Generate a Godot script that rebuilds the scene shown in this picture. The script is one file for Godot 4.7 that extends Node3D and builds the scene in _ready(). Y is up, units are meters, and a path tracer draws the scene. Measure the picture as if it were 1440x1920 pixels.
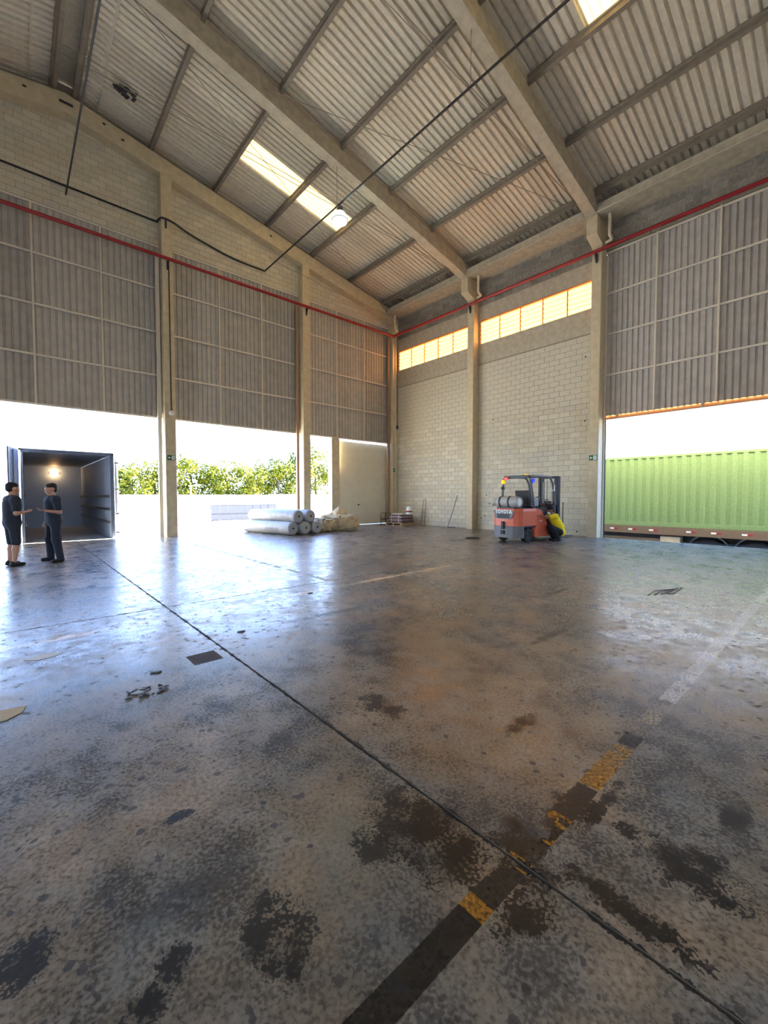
extends Node3D
# Warehouse interior: gable wall (z = 0) to the back, eave wall (x = 0) to the right, floor at y = 0, units metres.

const SLOPE := 0.193
const RIDGE := -14.0
const COL_X := [-5.61, -11.215, -16.82, -22.42]      # gable columns
const COL_Z := [5.30, 10.57, 15.85, 21.13]           # eave columns
const DEPTH := 26.4
const GROUND := -1.05

var M := {}
var used := {}
var rng := RandomNumberGenerator.new()


# ------------------------------------------------------------------ mesh builder
class MB:
	var v := PackedVector3Array()
	var n := PackedVector3Array()
	var uv := PackedVector2Array()
	var idx := PackedInt32Array()
	var xf := Transform3D()

	func face(p: Array, nn: Array, t: Array = []) -> void:
		var i := v.size()
		var g: Vector3 = (p[1] - p[0]).cross(p[2] - p[0])
		if g.length_squared() < 1e-14 and p.size() > 3:
			g = (p[2] - p[0]).cross(p[3] - p[0])
		var flip: bool = (g.dot(nn[0] + nn[1] + nn[2]) < 0.0) != (xf.basis.determinant() < 0.0)
		for k in p.size():
			v.append(xf * p[k])
			n.append((xf.basis * nn[k]).normalized())
			uv.append(t[k] if t.size() else Vector2(p[k].x, p[k].y))
		var tris := [0, 1, 2] if p.size() == 3 else [0, 1, 2, 0, 2, 3]
		for k in range(0, tris.size(), 3):
			if flip:
				idx.append_array([i + tris[k], i + tris[k + 1], i + tris[k + 2]])
			else:
				idx.append_array([i + tris[k], i + tris[k + 2], i + tris[k + 1]])

	func quad(a: Vector3, b: Vector3, c: Vector3, d: Vector3, away: Vector3) -> void:
		var g := (b - a).cross(c - a)
		if g.length_squared() < 1e-14:
			g = (c - a).cross(d - a)
		g = g.normalized()
		if g.dot(away) < 0.0:
			g = -g
		face([a, b, c, d], [g, g, g, g])

	func tri(a: Vector3, b: Vector3, c: Vector3, away: Vector3) -> void:
		var g := (b - a).cross(c - a).normalized()
		if g.dot(away) < 0.0:
			g = -g
		face([a, b, c], [g, g, g])

	# box with centre c, size s, chamfer ch
	func box(c: Vector3, s: Vector3, ch := 0.0) -> MB:
		var h := s / 2.0
		ch = minf(ch, minf(h.x, minf(h.y, h.z)) * 0.9)
		for ax in 3:
			var b1 := (ax + 1) % 3
			var b2 := (ax + 2) % 3
			for sg in [-1.0, 1.0]:
				var q := []
				for k in [[-1, -1], [1, -1], [1, 1], [-1, 1]]:
					var p := Vector3()
					p[ax] = sg * h[ax]
					p[b1] = k[0] * (h[b1] - ch)
					p[b2] = k[1] * (h[b2] - ch)
					q.append(c + p)
				var away := Vector3()
				away[ax] = sg
				quad(q[0], q[1], q[2], q[3], away)
		if ch > 0.0:
			for ax in 3:
				var b1 := (ax + 1) % 3
				var b2 := (ax + 2) % 3
				for s1 in [-1.0, 1.0]:
					for s2 in [-1.0, 1.0]:
						var q := []
						for k in [[-1, 0], [1, 0], [1, 1], [-1, 1]]:
							var p := Vector3()
							p[ax] = k[0] * (h[ax] - ch)
							p[b1] = s1 * (h[b1] - (ch if k[1] == 0 else 0.0))
							p[b2] = s2 * (h[b2] - (0.0 if k[1] == 0 else ch))
							q.append(c + p)
						var away := Vector3()
						away[b1] = s1
						away[b2] = s2
						quad(q[0], q[1], q[2], q[3], away)
			for sx in [-1.0, 1.0]:
				for sy in [-1.0, 1.0]:
					for sz in [-1.0, 1.0]:
						var d := Vector3(sx, sy, sz)
						tri(c + d * Vector3(h.x, h.y - ch, h.z - ch), c + d * Vector3(h.x - ch, h.y, h.z - ch), c + d * Vector3(h.x - ch, h.y - ch, h.z), d)
		return self

	func span(lo: Vector3, hi: Vector3, ch := 0.0) -> MB:
		return box((lo + hi) / 2.0, (hi - lo).abs(), ch)

	# polygon (convex or not) in the XY plane, extruded along z
	func prism(pts: PackedVector2Array, z0: float, z1: float) -> MB:
		var t := Geometry2D.triangulate_polygon(pts)
		for k in range(0, t.size(), 3):
			for s in [[z0, -1.0], [z1, 1.0]]:
				tri(Vector3(pts[t[k]].x, pts[t[k]].y, s[0]), Vector3(pts[t[k + 1]].x, pts[t[k + 1]].y, s[0]), Vector3(pts[t[k + 2]].x, pts[t[k + 2]].y, s[0]), Vector3(0, 0, s[1] * signf(z1 - z0)))
		var cw := Geometry2D.is_polygon_clockwise(pts)
		for k in pts.size():
			var a := pts[k]
			var b := pts[(k + 1) % pts.size()]
			var o := (b - a).orthogonal()      # to the left of a->b, rotated clockwise or not
			var out := Vector3(b.y - a.y, a.x - b.x, 0)
			if cw:
				out = -out
			if o.length() < 1e-7:
				continue
			quad(Vector3(a.x, a.y, z0), Vector3(b.x, b.y, z0), Vector3(b.x, b.y, z1), Vector3(a.x, a.y, z1), out)
		return self

	func cyl(a: Vector3, b: Vector3, ra: float, rb: float, seg := 12, caps := true) -> MB:
		var d := (b - a).normalized()
		var s := d.cross(Vector3.UP if absf(d.y) < 0.9 else Vector3.RIGHT).normalized()
		var t := d.cross(s)
		for k in seg:
			var a0 := TAU * k / seg
			var a1 := TAU * (k + 1) / seg
			var n0 := s * cos(a0) + t * sin(a0)
			var n1 := s * cos(a1) + t * sin(a1)
			face([a + n0 * ra, a + n1 * ra, b + n1 * rb, b + n0 * rb], [n0, n1, n1, n0], [Vector2(float(k) / seg, 0), Vector2(float(k + 1) / seg, 0), Vector2(float(k + 1) / seg, 1), Vector2(float(k) / seg, 1)])
			if caps:
				if ra > 0.0:
					tri(a, a + n0 * ra, a + n1 * ra, -d)
				if rb > 0.0:
					tri(b, b + n0 * rb, b + n1 * rb, d)
		return self

	func tube(path: Array, r: float, seg := 8) -> MB:
		var rings := []
		var s := Vector3()
		for k in path.size():
			var d: Vector3 = (path[mini(k + 1, path.size() - 1)] - path[maxi(k - 1, 0)]).normalized()
			if s == Vector3():
				s = d.cross(Vector3.UP if absf(d.y) < 0.9 else Vector3.RIGHT).normalized()
			s = (s - d * s.dot(d)).normalized()
			rings.append([s, d.cross(s)])
		for k in path.size() - 1:
			for j in seg:
				var a0 := TAU * j / seg
				var a1 := TAU * (j + 1) / seg
				var n0: Vector3 = rings[k][0] * cos(a0) + rings[k][1] * sin(a0)
				var n1: Vector3 = rings[k][0] * cos(a1) + rings[k][1] * sin(a1)
				var m0: Vector3 = rings[k + 1][0] * cos(a0) + rings[k + 1][1] * sin(a0)
				var m1: Vector3 = rings[k + 1][0] * cos(a1) + rings[k + 1][1] * sin(a1)
				face([path[k] + n0 * r, path[k] + n1 * r, path[k + 1] + m1 * r, path[k + 1] + m0 * r], [n0, n1, m1, m0])
		for e in [0, path.size() - 1]:
			var d: Vector3 = (path[1] - path[0]) * -1.0 if e == 0 else path[e] - path[e - 1]
			for j in seg:
				var a0 := TAU * j / seg
				var a1 := TAU * (j + 1) / seg
				tri(path[e], path[e] + (rings[e][0] * cos(a0) + rings[e][1] * sin(a0)) * r, path[e] + (rings[e][0] * cos(a1) + rings[e][1] * sin(a1)) * r, d)
		return self

	# profile of (radius, height) round the y axis
	func lathe(prof: Array, seg := 20) -> MB:
		for k in prof.size() - 1:
			var p: Vector2 = prof[k]
			var q: Vector2 = prof[k + 1]
			var e := Vector2(q.y - p.y, p.x - q.x).normalized()
			for j in seg:
				var a0 := TAU * j / seg
				var a1 := TAU * (j + 1) / seg
				var d0 := Vector3(cos(a0), 0, sin(a0))
				var d1 := Vector3(cos(a1), 0, sin(a1))
				var n0 := d0 * e.x + Vector3(0, e.y, 0)
				var n1 := d1 * e.x + Vector3(0, e.y, 0)
				var pts := [d0 * p.x + Vector3(0, p.y, 0), d1 * p.x + Vector3(0, p.y, 0), d1 * q.x + Vector3(0, q.y, 0), d0 * q.x + Vector3(0, q.y, 0)]
				if p.x < 1e-6:
					face([pts[0], pts[2], pts[3]], [n0, n1, n0])
				elif q.x < 1e-6:
					face([pts[0], pts[1], pts[2]], [n0, n1, n0])
				else:
					face(pts, [n0, n1, n1, n0])
		return self

	# corrugated sheet: width along z from 0, length along x from 0, waves of pitch w and height h, thickness th
	func sheet(length: float, w: float, waves: int, h: float, th: float, style: int) -> MB:
		var prof := []
		var shape: Array = [[0.0, 0.0], [0.18, 0.0], [0.32, 1.0], [0.68, 1.0], [0.82, 0.0]] if style == 0 else [[0.0, 0.0], [0.62, 0.0], [0.70, 1.0], [0.90, 1.0], [0.98, 0.0]] if style == 1 else [[0.0, 0.0], [0.56, 0.0], [0.66, 1.0], [0.90, 1.0]]
		for k in waves:
			for s in shape:
				prof.append(Vector2((k + s[0]) * w, s[1] * h))
		prof.append(Vector2(waves * w, 0.0))
		for k in prof.size() - 1:
			var a: Vector2 = prof[k]
			var b: Vector2 = prof[k + 1]
			quad(Vector3(0, a.y, a.x), Vector3(length, a.y, a.x), Vector3(length, b.y, b.x), Vector3(0, b.y, b.x), Vector3.DOWN)
			if th <= 0.0:
				continue
			quad(Vector3(0, a.y + th, a.x), Vector3(length, a.y + th, a.x), Vector3(length, b.y + th, b.x), Vector3(0, b.y + th, b.x), Vector3.UP)
			quad(Vector3(0, a.y, a.x), Vector3(0, b.y, b.x), Vector3(0, b.y + th, b.x), Vector3(0, a.y + th, a.x), Vector3.LEFT)
			quad(Vector3(length, a.y, a.x), Vector3(length, b.y, b.x), Vector3(length, b.y + th, b.x), Vector3(length, a.y + th, a.x), Vector3.RIGHT)
		return self

	func mesh() -> ArrayMesh:
		var a := []
		a.resize(Mesh.ARRAY_MAX)
		a[Mesh.ARRAY_VERTEX] = v
		a[Mesh.ARRAY_NORMAL] = n
		a[Mesh.ARRAY_TEX_UV] = uv
		a[Mesh.ARRAY_INDEX] = idx
		var m := ArrayMesh.new()
		m.add_surface_from_arrays(Mesh.PRIMITIVE_TRIANGLES, a)
		return m


# ------------------------------------------------------------------ scene helpers
func numbered(called: String) -> String:
	used[called] = used.get(called, -1) + 1
	return called if used[called] == 0 else "%s_%03d" % [called, used[called]]

func tag(o: Node, label: String, category := "", group := "", kind := "") -> void:
	if label:
		o.set_meta("label", label)
	if category:
		o.set_meta("category", category)
	if group:
		o.set_meta("group", group)
	if kind:
		o.set_meta("kind", kind)

func thing(called: String, label: String, category: String, at := Vector3.ZERO, turn := 0.0, group := "", kind := "") -> Node3D:
	var o := Node3D.new()
	o.name = numbered(called)
	add_child(o)
	o.position = at
	o.rotation.y = turn
	tag(o, label, category, group, kind)
	return o

func part(called: String, m: Mesh, material: Material, parent: Node, at := Vector3.ZERO) -> MeshInstance3D:
	var o := MeshInstance3D.new()
	o.name = called
	o.mesh = m
	o.material_override = material
	o.position = at
	parent.add_child(o, true)
	return o

func single(called: String, m: Mesh, material: Material, label: String, category: String, at := Vector3.ZERO, group := "", kind := "") -> MeshInstance3D:
	var o := MeshInstance3D.new()
	o.name = numbered(called)
	o.mesh = m
	o.material_override = material
	add_child(o)
	o.position = at
	tag(o, label, category, group, kind)
	return o

func bx(c: Vector3, s: Vector3, ch := 0.0) -> ArrayMesh:
	return MB.new().box(c, s, ch).mesh()

func sp(lo: Vector3, hi: Vector3, ch := 0.0) -> ArrayMesh:
	return MB.new().span(lo, hi, ch).mesh()

func noise(frequency: float, octaves := 4, kind := FastNoiseLite.TYPE_SIMPLEX_SMOOTH, sd := 1) -> FastNoiseLite:
	var f := FastNoiseLite.new()
	f.noise_type = kind
	f.frequency = frequency
	f.fractal_octaves = octaves
	f.seed = sd
	return f

func noise_tex(stops: Array, frequency: float, octaves := 5, sd := 1, size := 512) -> NoiseTexture2D:
	var t := NoiseTexture2D.new()
	t.width = size
	t.height = size
	t.seamless = true
	t.noise = noise(frequency, octaves, FastNoiseLite.TYPE_SIMPLEX_SMOOTH, sd)
	var g := Gradient.new()
	var offs := PackedFloat32Array()
	var cols := PackedColorArray()
	for s in stops:
		offs.append(s[0])
		cols.append(s[1])
	g.offsets = offs
	g.colors = cols
	t.color_ramp = g
	return t

func plain(c: Color, rough := 0.7, metal := 0.0) -> StandardMaterial3D:
	var m := StandardMaterial3D.new()
	m.albedo_color = c
	m.roughness = rough
	m.metallic = metal
	return m

# mottled material: colours dark..light over a world-mapped noise of `metres` per repeat
func mottled(dark: Color, light: Color, metres: float, rough := 0.8, frequency := 0.012, sd := 1, bump := 0.0) -> StandardMaterial3D:
	var m := StandardMaterial3D.new()
	m.albedo_texture = noise_tex([[0.12, dark.lerp(light, 0.35)], [0.5, dark.lerp(light, 0.6)], [0.88, dark.lerp(light, 0.85)]], frequency, 6, sd)
	m.uv1_triplanar = true
	m.uv1_world_triplanar = true
	m.uv1_scale = Vector3.ONE / metres
	m.roughness = rough
	if bump > 0.0:
		m.heightmap_enabled = true
		m.heightmap_texture = noise_tex([[0.0, Color.BLACK], [1.0, Color.WHITE]], frequency * 3.0, 5, sd + 7)
		m.heightmap_scale = bump
	return m

func roof_y(x: float) -> float:
	return 11.32 + SLOPE * (14.0 - absf(x - RIDGE)) - SLOPE * 0.0


func _ready() -> void:
	rng.seed = 20
	setup_view()
	make_materials()
	build_floor()
	build_frame()
	build_roof()
	build_gable_wall()
	build_eave_wall()
	build_hidden_walls()
	build_yard()
	build_services()
	build_truck()
	build_container()
	build_stock()
	build_forklift()
	build_people()
	build_litter()


func setup_view() -> void:
	var cam := Camera3D.new()
	cam.name = "camera"
	cam.fov = 101.492
	cam.near = 0.05
	cam.far = 500.0
	add_child(cam)
	cam.position = Vector3(-15.494, 1.45, 16.679)
	cam.rotation = Vector3(-0.03754, -0.72532, 0.0)
	cam.current = true

	var env := Environment.new()
	env.background_mode = Environment.BG_SKY
	var sky := Sky.new()
	var sm := ProceduralSkyMaterial.new()
	sm.sky_top_color = Color(0.34, 0.53, 0.85)
	sm.sky_horizon_color = Color(0.78, 0.86, 0.95)
	sm.sky_curve = 0.22
	sm.ground_bottom_color = Color(0.45, 0.43, 0.40)
	sm.ground_horizon_color = Color(0.62, 0.64, 0.66)
	sm.sky_energy_multiplier = 1.0
	sm.sun_angle_max = 20.0
	sky.sky_material = sm
	env.sky = sky
	env.background_energy_multiplier = 1.6
	env.tonemap_mode = Environment.TONE_MAPPER_LINEAR
	env.tonemap_exposure = 9.6
	env.sdfgi_enabled = true
	env.ssao_enabled = true
	env.ssil_enabled = true
	var we := WorldEnvironment.new()
	we.name = "world_environment"
	we.environment = env
	add_child(we)

	var sun := DirectionalLight3D.new()
	sun.name = "sun"
	sun.light_color = Color(1.0, 0.95, 0.86)
	sun.light_energy = 4.5
	sun.light_angular_distance = 0.53
	sun.shadow_enabled = true
	sun.sky_mode = DirectionalLight3D.SKY_MODE_LIGHT_ONLY
	add_child(sun)
	sun.look_at_from_position(Vector3.ZERO, Vector3(-0.90, -0.43, 0.035), Vector3.UP)


func make_materials() -> void:
	M.concrete = mottled(Color8(181, 167, 135), Color8(217, 202, 168), 2.4, 0.85, 0.014, 3, 0.15)
	M.beam = mottled(Color8(150, 141, 122), Color8(196, 186, 160), 2.1, 0.88, 0.014, 5, 0.2)
	M.purlin = mottled(Color8(112, 102, 88), Color8(146, 136, 118), 1.7, 0.9, 0.014, 8, 0.2)
	M.block = []
	for k in 4:
		M.block.append(mottled([Color8(188, 180, 156), Color8(180, 173, 152), Color8(195, 187, 163), Color8(184, 174, 148)][k], [Color8(212, 204, 180), Color8(205, 199, 178), Color8(216, 208, 184), Color8(208, 198, 172)][k], 0.9, 0.92, 0.02, 11 + k, 0.25))
	M.block_dark = []
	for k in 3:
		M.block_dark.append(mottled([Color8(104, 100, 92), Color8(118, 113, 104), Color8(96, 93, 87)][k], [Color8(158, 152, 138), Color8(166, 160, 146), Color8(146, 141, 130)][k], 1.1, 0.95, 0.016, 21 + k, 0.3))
	M.mortar = mottled(Color8(126, 118, 102), Color8(160, 151, 132), 0.7, 0.95, 0.03, 31)
	M.plaster = mottled(Color8(160, 150, 128), Color8(200, 190, 166), 1.6, 0.92, 0.012, 33, 0.2)
	M.sheet = []
	for k in 3:
		M.sheet.append(mottled([Color8(188, 178, 154), Color8(196, 186, 162), Color8(182, 172, 148)][k], [Color8(222, 213, 190), Color8(228, 219, 196), Color8(216, 206, 183)][k], 1.9, 0.86, 0.02, 41 + k, 0.1))
	M.clad = []
	for k in 3:
		M.clad.append(mottled([Color8(156, 151, 140), Color8(163, 158, 147), Color8(150, 145, 135)][k], [Color8(188, 183, 171), Color8(194, 189, 177), Color8(182, 177, 165)][k], 2.6, 0.6, 0.012, 51 + k))
	M.rail_steel = mottled(Color8(204, 195, 175), Color8(226, 217, 197), 0.8, 0.55, 0.03, 61)
	M.rust = mottled(Color8(186, 112, 62), Color8(222, 154, 98), 0.6, 0.7, 0.03, 63)
	M.post = mottled(Color8(148, 118, 94), Color8(178, 146, 118), 0.8, 0.7, 0.03, 64)
	M.red = plain(Color8(150, 24, 30), 0.35)
	M.black = plain(Color8(26, 26, 27), 0.6)
	M.dark = plain(Color8(48, 47, 46), 0.6)
	M.steel = plain(Color8(120, 118, 114), 0.4, 0.6)
	M.wire = plain(Color8(150, 140, 122), 0.5, 0.3)
	M.pvc = plain(Color8(222, 208, 176), 0.45)
	M.white = plain(Color8(228, 228, 224), 0.6)
	M.green_sign = plain(Color8(20, 92, 52), 0.5)
	M.sign_white = plain(Color8(235, 240, 230), 0.5)
	var t := plain(Color8(250, 226, 150), 0.6)
	t.backlight_enabled = true
	t.backlight = Color8(116, 104, 72)
	M.skylight = t
	var l := plain(Color8(250, 214, 146), 0.55)
	l.backlight_enabled = true
	l.backlight = Color8(138, 98, 50)
	M.louvre = l
	M.cream = mottled(Color8(214, 206, 180), Color8(230, 222, 198), 3.0, 0.8, 0.01, 71)
	M.asphalt = mottled(Color8(150, 146, 138), Color8(186, 181, 172), 4.0, 0.95, 0.02, 73)
	M.yardwhite = plain(Color8(236, 234, 228), 0.85)
	M.gate_panel = plain(Color8(92, 92, 90), 0.8)
	M.hallwhite = plain(Color8(204, 205, 206), 0.8)
	M.glass_lamp = plain(Color8(240, 255, 248), 0.3)
	M.skin = plain(Color8(140, 92, 68), 0.6)
	M.skin_light = plain(Color8(196, 146, 120), 0.6)
	M.cloth_dark = mottled(Color8(34, 38, 48), Color8(48, 53, 64), 0.3, 0.95, 0.05, 81)
	M.cloth_black = mottled(Color8(22, 22, 24), Color8(38, 38, 40), 0.3, 0.95, 0.05, 83)
	M.cloth_yellow = mottled(Color8(232, 196, 12), Color8(250, 222, 30), 0.3, 0.9, 0.05, 85)
	M.hair = plain(Color8(30, 24, 22), 0.7)


# ------------------------------------------------------------------ floor
# Concrete slabs with open joints. The colour (mottling, oil stains, drips, worn tape) is laid out in world metres.
const STAINS := [[-14.2, 15.4, 0.17, 0.22], [-14.21, 15.62, 0.15, 0.17], [-14.17, 15.5, 0.13, 0.2], [-14.16, 15.95, 0.17, 0.08], [-14.87, 15.43, 0.10, 0.17], [-15.16, 15.33, 0.05, 0.07], [-15.52, 14.99, 0.09, 0.10], [-13.62, 14.52, 0.10, 0.22], [-13.56, 15.83, 0.17, 0.09], [-13.4, 15.93, 0.25, 0.03], [-13.92, 16.18, 0.06, 0.22], [-13.55, 16.3, 0.12, 0.18], [-13.07, 16.36, 0.14, 0.05], [-13.54, 16.07, 0.05, 0.07], [-15.26, 15.38, 0.07, 0.06], [-14.42, 15.4, 0.08, 0.12], [-13.95, 15.78, 0.14, 0.11], [-14.98, 14.68, 0.07, 0.03], [-13.1, 15.3, 0.16, 0.06], [-11.3, 14.6, 0.5, 0.05], [-9.4, 13.7, 0.4, 0.05], [-12.6, 12.4, 0.5, 0.06], [-13.0, 16.6, 0.3, 0.1]]

const STREAKS := [[-13.5, 13.2, -13.25, 14.1, 0.02], [-13.25, 14.1, -13.05, 15.3, 0.025], [-13.05, 15.3, -12.9, 16.0, 0.015], [-15.21, 13.83, -14.95, 14.5, 0.02], [-14.95, 14.5, -14.6, 15.0, 0.015], [-13.9, 15.0, -13.5, 15.6, 0.03], [-13.4, 15.93, -12.9, 16.2, 0.02], [-12.9, 16.2, -12.2, 16.5, 0.025], [-14.7, 13.6, -14.4, 14.7, 0.02], [-10.5, 13.0, -8.2, 14.6, 0.03], [-11.8, 11.5, -9.0, 12.4, 0.03], [-8.5, 10.2, -5.0, 12.2, 0.04], [-10.0, 8.0, -7.0, 9.4, 0.03], [-7.0, 12.6, -3.0, 14.0, 0.04], [-13.6, 15.9, -13.3, 16.5, 0.02], [-13.8, 16.2, -13.45, 16.6, 0.02]]

func floor_image(x0: float, z0: float, size: float, res: int, fine: bool) -> Array:
	var px := size / res
	var fields := []
	for d in [[0.45, 5, 1], [3.2, 4, 2], [1.3, 5, 3], [44.0, 3, 4], [7.0, 3, 5]]:
		var f := noise(d[0] * px, d[1], FastNoiseLite.TYPE_SIMPLEX_SMOOTH, d[2])
		f.offset = Vector3(x0 / px, z0 / px, 0)
		fields.append(f.get_image(res, res, false, false, false).get_data())
	var cf := noise(11.0 * px, 1, FastNoiseLite.TYPE_CELLULAR, 9)
	cf.offset = Vector3(x0 / px, z0 / px, 0)
	cf.cellular_distance_function = FastNoiseLite.DISTANCE_EUCLIDEAN
	cf.cellular_return_type = FastNoiseLite.RETURN_DISTANCE
	cf.fractal_type = FastNoiseLite.FRACTAL_NONE
	cf.domain_warp_enabled = true
	cf.domain_warp_amplitude = 0.03 / px
	cf.domain_warp_frequency = 16.0 * px
	var cells: PackedByteArray = cf.get_image(res, res, false, false, false).get_data()
	var a0: PackedByteArray = fields[0]
	var a1: PackedByteArray = fields[1]
	var a2: PackedByteArray = fields[2]
	var a3: PackedByteArray = fields[3]
	var a4: PackedByteArray = fields[4]
	var data := PackedByteArray()
	data.resize(res * res * 3)
	var shine := PackedByteArray()       # roughness
	shine.resize(res * res)
	var j := 0
	for i in res * res:
		var big := a0[i]
		var mid := a1[i]
		var t := (big - 128) * 0.55 + (mid - 128) * 0.5 + (a2[i] - 128) * 0.42 + (a3[i] - 128) * 0.3
		# worn, paler cement where the medium field is high, oily grey where it is low
		var warm := (a2[i] - 128) * 0.15
		var r := 143.0 + t * 0.42 + warm
		var g := 133.0 + t * 0.41
		var b := 117.0 + t * 0.38 - warm
		var rg := 80.0 + (a2[i] - 128) * 0.22 + (mid - 128) * 0.16 + (a3[i] - 128) * 0.3 + (a4[i] - 128) * 0.18
		# small round drips
		if cells[i] < 24 and a4[i] + (a0[i] >> 2) > 190:
			var k := 0.62
			rg += 70.0
			r *= k
			g *= k
			b *= k * 1.03
		if a3[i] < 74:
			r *= 0.92
			g *= 0.92
			b *= 0.93
		# blotchy dirt
		if a2[i] + (a3[i] - 128) * 0.5 < 92.0 and mid < 140:
			r *= 0.88
			g *= 0.88
			b *= 0.9
		shine[i] = clampi(int(rg), 60, 230)
		data[j] = clampi(int(r), 0, 255)
		data[j + 1] = clampi(int(g), 0, 255)
		data[j + 2] = clampi(int(b), 0, 255)
		j += 3
	# oil and rubber stains with ragged edges
	for s in STAINS:
		var reach := 1.5
		var c0 := maxi(0, int((s[0] - s[2] * reach - x0) / px))
		var c1 := mini(res - 1, int((s[0] + s[2] * reach - x0) / px))
		var r0 := maxi(0, int((s[1] - s[3] * reach - z0) / px))
		var r1 := mini(res - 1, int((s[1] + s[3] * reach - z0) / px))
		for row in range(r0, r1 + 1):
			for col in range(c0, c1 + 1):
				var dx: float = (x0 + col * px - s[0]) / s[2]
				var dz: float = (z0 + row * px - s[1]) / s[3]
				var i := row * res + col
				var e := 1.0 - (dx * dx + dz * dz) + (a4[i] - 128) * 0.010 + (a3[i] - 128) * 0.010 + (a1[i] - 128) * 0.003
				if e > 0.25:
					shine[i] = 96
					var k := 0.24 if e > 0.5 else 0.46
					for q in 3:
						data[i * 3 + q] = int(data[i * 3 + q] * k)
	# scuffs and drag marks: broken dark streaks
	for s in STREAKS:
		var a := Vector2(s[0], s[1])
		var b := Vector2(s[2], s[3])
		var steps := int(a.distance_to(b) / px)
		for k in steps:
			var p := a.lerp(b, float(k) / steps)
			var half := int(s[4] / px)
			for o in range(-half, half + 1):
				var q := p + (b - a).normalized().orthogonal() * o * px
				var col := int((q.x - x0) / px)
				var row := int((q.y - z0) / px)
				if col < 0 or row < 0 or col >= res or row >= res:
					continue
				var i := row * res + col
				if a4[i] * 0.5 + a1[i] * 0.3 + a3[i] * 0.2 > 122 + 26.0 * absf(o) / (half + 1):
					for c in 3:
						data[i * 3 + c] = int(data[i * 3 + c] * 0.86)
	# floor tape along x at z = 15.83 and the old white line along z at x = -11.45
	tape(data, a3, a1, a4, res, px, x0, z0, -14.9, -14.33, 15.83, Color8(30, 30, 32), 40)
	tape(data, a3, a1, a4, res, px, x0, z0, -17.0, -14.9, 15.83, Color8(30, 30, 32), 40)
	tape(data, a3, a1, a4, res, px, x0, z0, -14.33, -13.38, 15.83, Color8(52, 48, 42), 110)
	for y in [[-14.34, -14.27], [-14.06, -14.0], [-13.86, -13.8], [-13.74, -13.66]]:
		tape(data, a3, a1, a4, res, px, x0, z0, y[0], y[1], 15.83, Color8(196, 134, 34), 128)
	tape(data, a3, a1, a4, res, px, x0, z0, -13.37, -13.12, 15.83, Color8(206, 146, 52), 96)
	tape(data, a3, a1, a4, res, px, x0, z0, -13.12, -12.88, 15.83, Color8(198, 150, 76), 104)
	tape(data, a3, a1, a4, res, px, x0, z0, -12.86, -12.7, 15.83, Color8(34, 34, 36), 60)
	tape(data, a3, a1, a4, res, px, x0, z0, -12.5, -12.28, 15.83, Color8(196, 180, 152), 80)
	tape(data, a3, a1, a4, res, px, x0, z0, -12.1, -6.0, 15.83, Color8(226, 226, 224), 110)
	tape(data, a3, a1, a4, res, px, x0, z0, -6.0, -0.5, 15.83, Color8(220, 220, 218), 116)
	for row in range(maxi(0, int((3.4 - z0) / px)), mini(res, int((10.7 - z0) / px))):
		for col in range(maxi(0, int((-11.51 - x0) / px)), mini(res, int((-11.41 - x0) / px))):
			var i := row * res + col
			if a1[i] + a3[i] > 235:
				shine[i] = 170
				for q in 3:
					data[i * 3 + q] = int(lerpf(data[i * 3 + q], 214.0, 0.8))
	# darker rectangular patch repair
	for row in range(maxi(0, int((12.70 - z0) / px)), mini(res, int((12.96 - z0) / px))):
		for col in range(maxi(0, int((-14.36 - x0) / px)), mini(res, int((-14.11 - x0) / px))):
			var i := row * res + col
			shine[i] = 215
			data[i * 3] = int(data[i * 3] * 0.66)
			data[i * 3 + 1] = int(data[i * 3 + 1] * 0.6)
			data[i * 3 + 2] = int(data[i * 3 + 2] * 0.58)
	# dirt packed along the edges of the two joints
	for along in 2:
		var at: float = -14.03 if along == 0 else 10.73
		var c := int((at - (x0 if along == 0 else z0)) / px)
		var half := int((0.02 if along == 0 else 0.016) / px) + 1
		for k in res:
			for o in range(-half, half + 1):
				if c + o < 0 or c + o >= res:
					continue
				var i := k * res + c + o if along == 0 else (c + o) * res + k
				if absf(o) * px < 0.011 + (a4[i] - 128) * 0.00012 + (a3[i] - 128) * 0.00008:
					shine[i] = 220
					for q in 3:
						data[i * 3 + q] = int(data[i * 3 + q] * 0.3)
	return [Image.create_from_data(res, res, false, Image.FORMAT_RGB8, data), Image.create_from_data(res, res, false, Image.FORMAT_L8, shine)]

func tape(data: PackedByteArray, a3: PackedByteArray, a1: PackedByteArray, a4: PackedByteArray, res: int, px: float, x0: float, z0: float, xa: float, xb: float, zc: float, c: Color, worn: int) -> void:
	for row in range(maxi(0, int((zc - 0.048 - z0) / px)), mini(res, int((zc + 0.048 - z0) / px) + 1)):
		for col in range(maxi(0, int((xa - x0) / px)), mini(res, int((xb - x0) / px))):
			var i := row * res + col
			if a1[i] * 0.5 + a3[i] * 0.2 + a4[i] * 0.3 > worn:
				var g := 0.86 + (a3[i] - 128) * 0.0035
				data[i * 3] = clampi(int(c.r8 * g), 0, 255)
				data[i * 3 + 1] = clampi(int(c.g8 * g), 0, 255)
				data[i * 3 + 2] = clampi(int(c.b8 * g), 0, 255)

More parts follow.
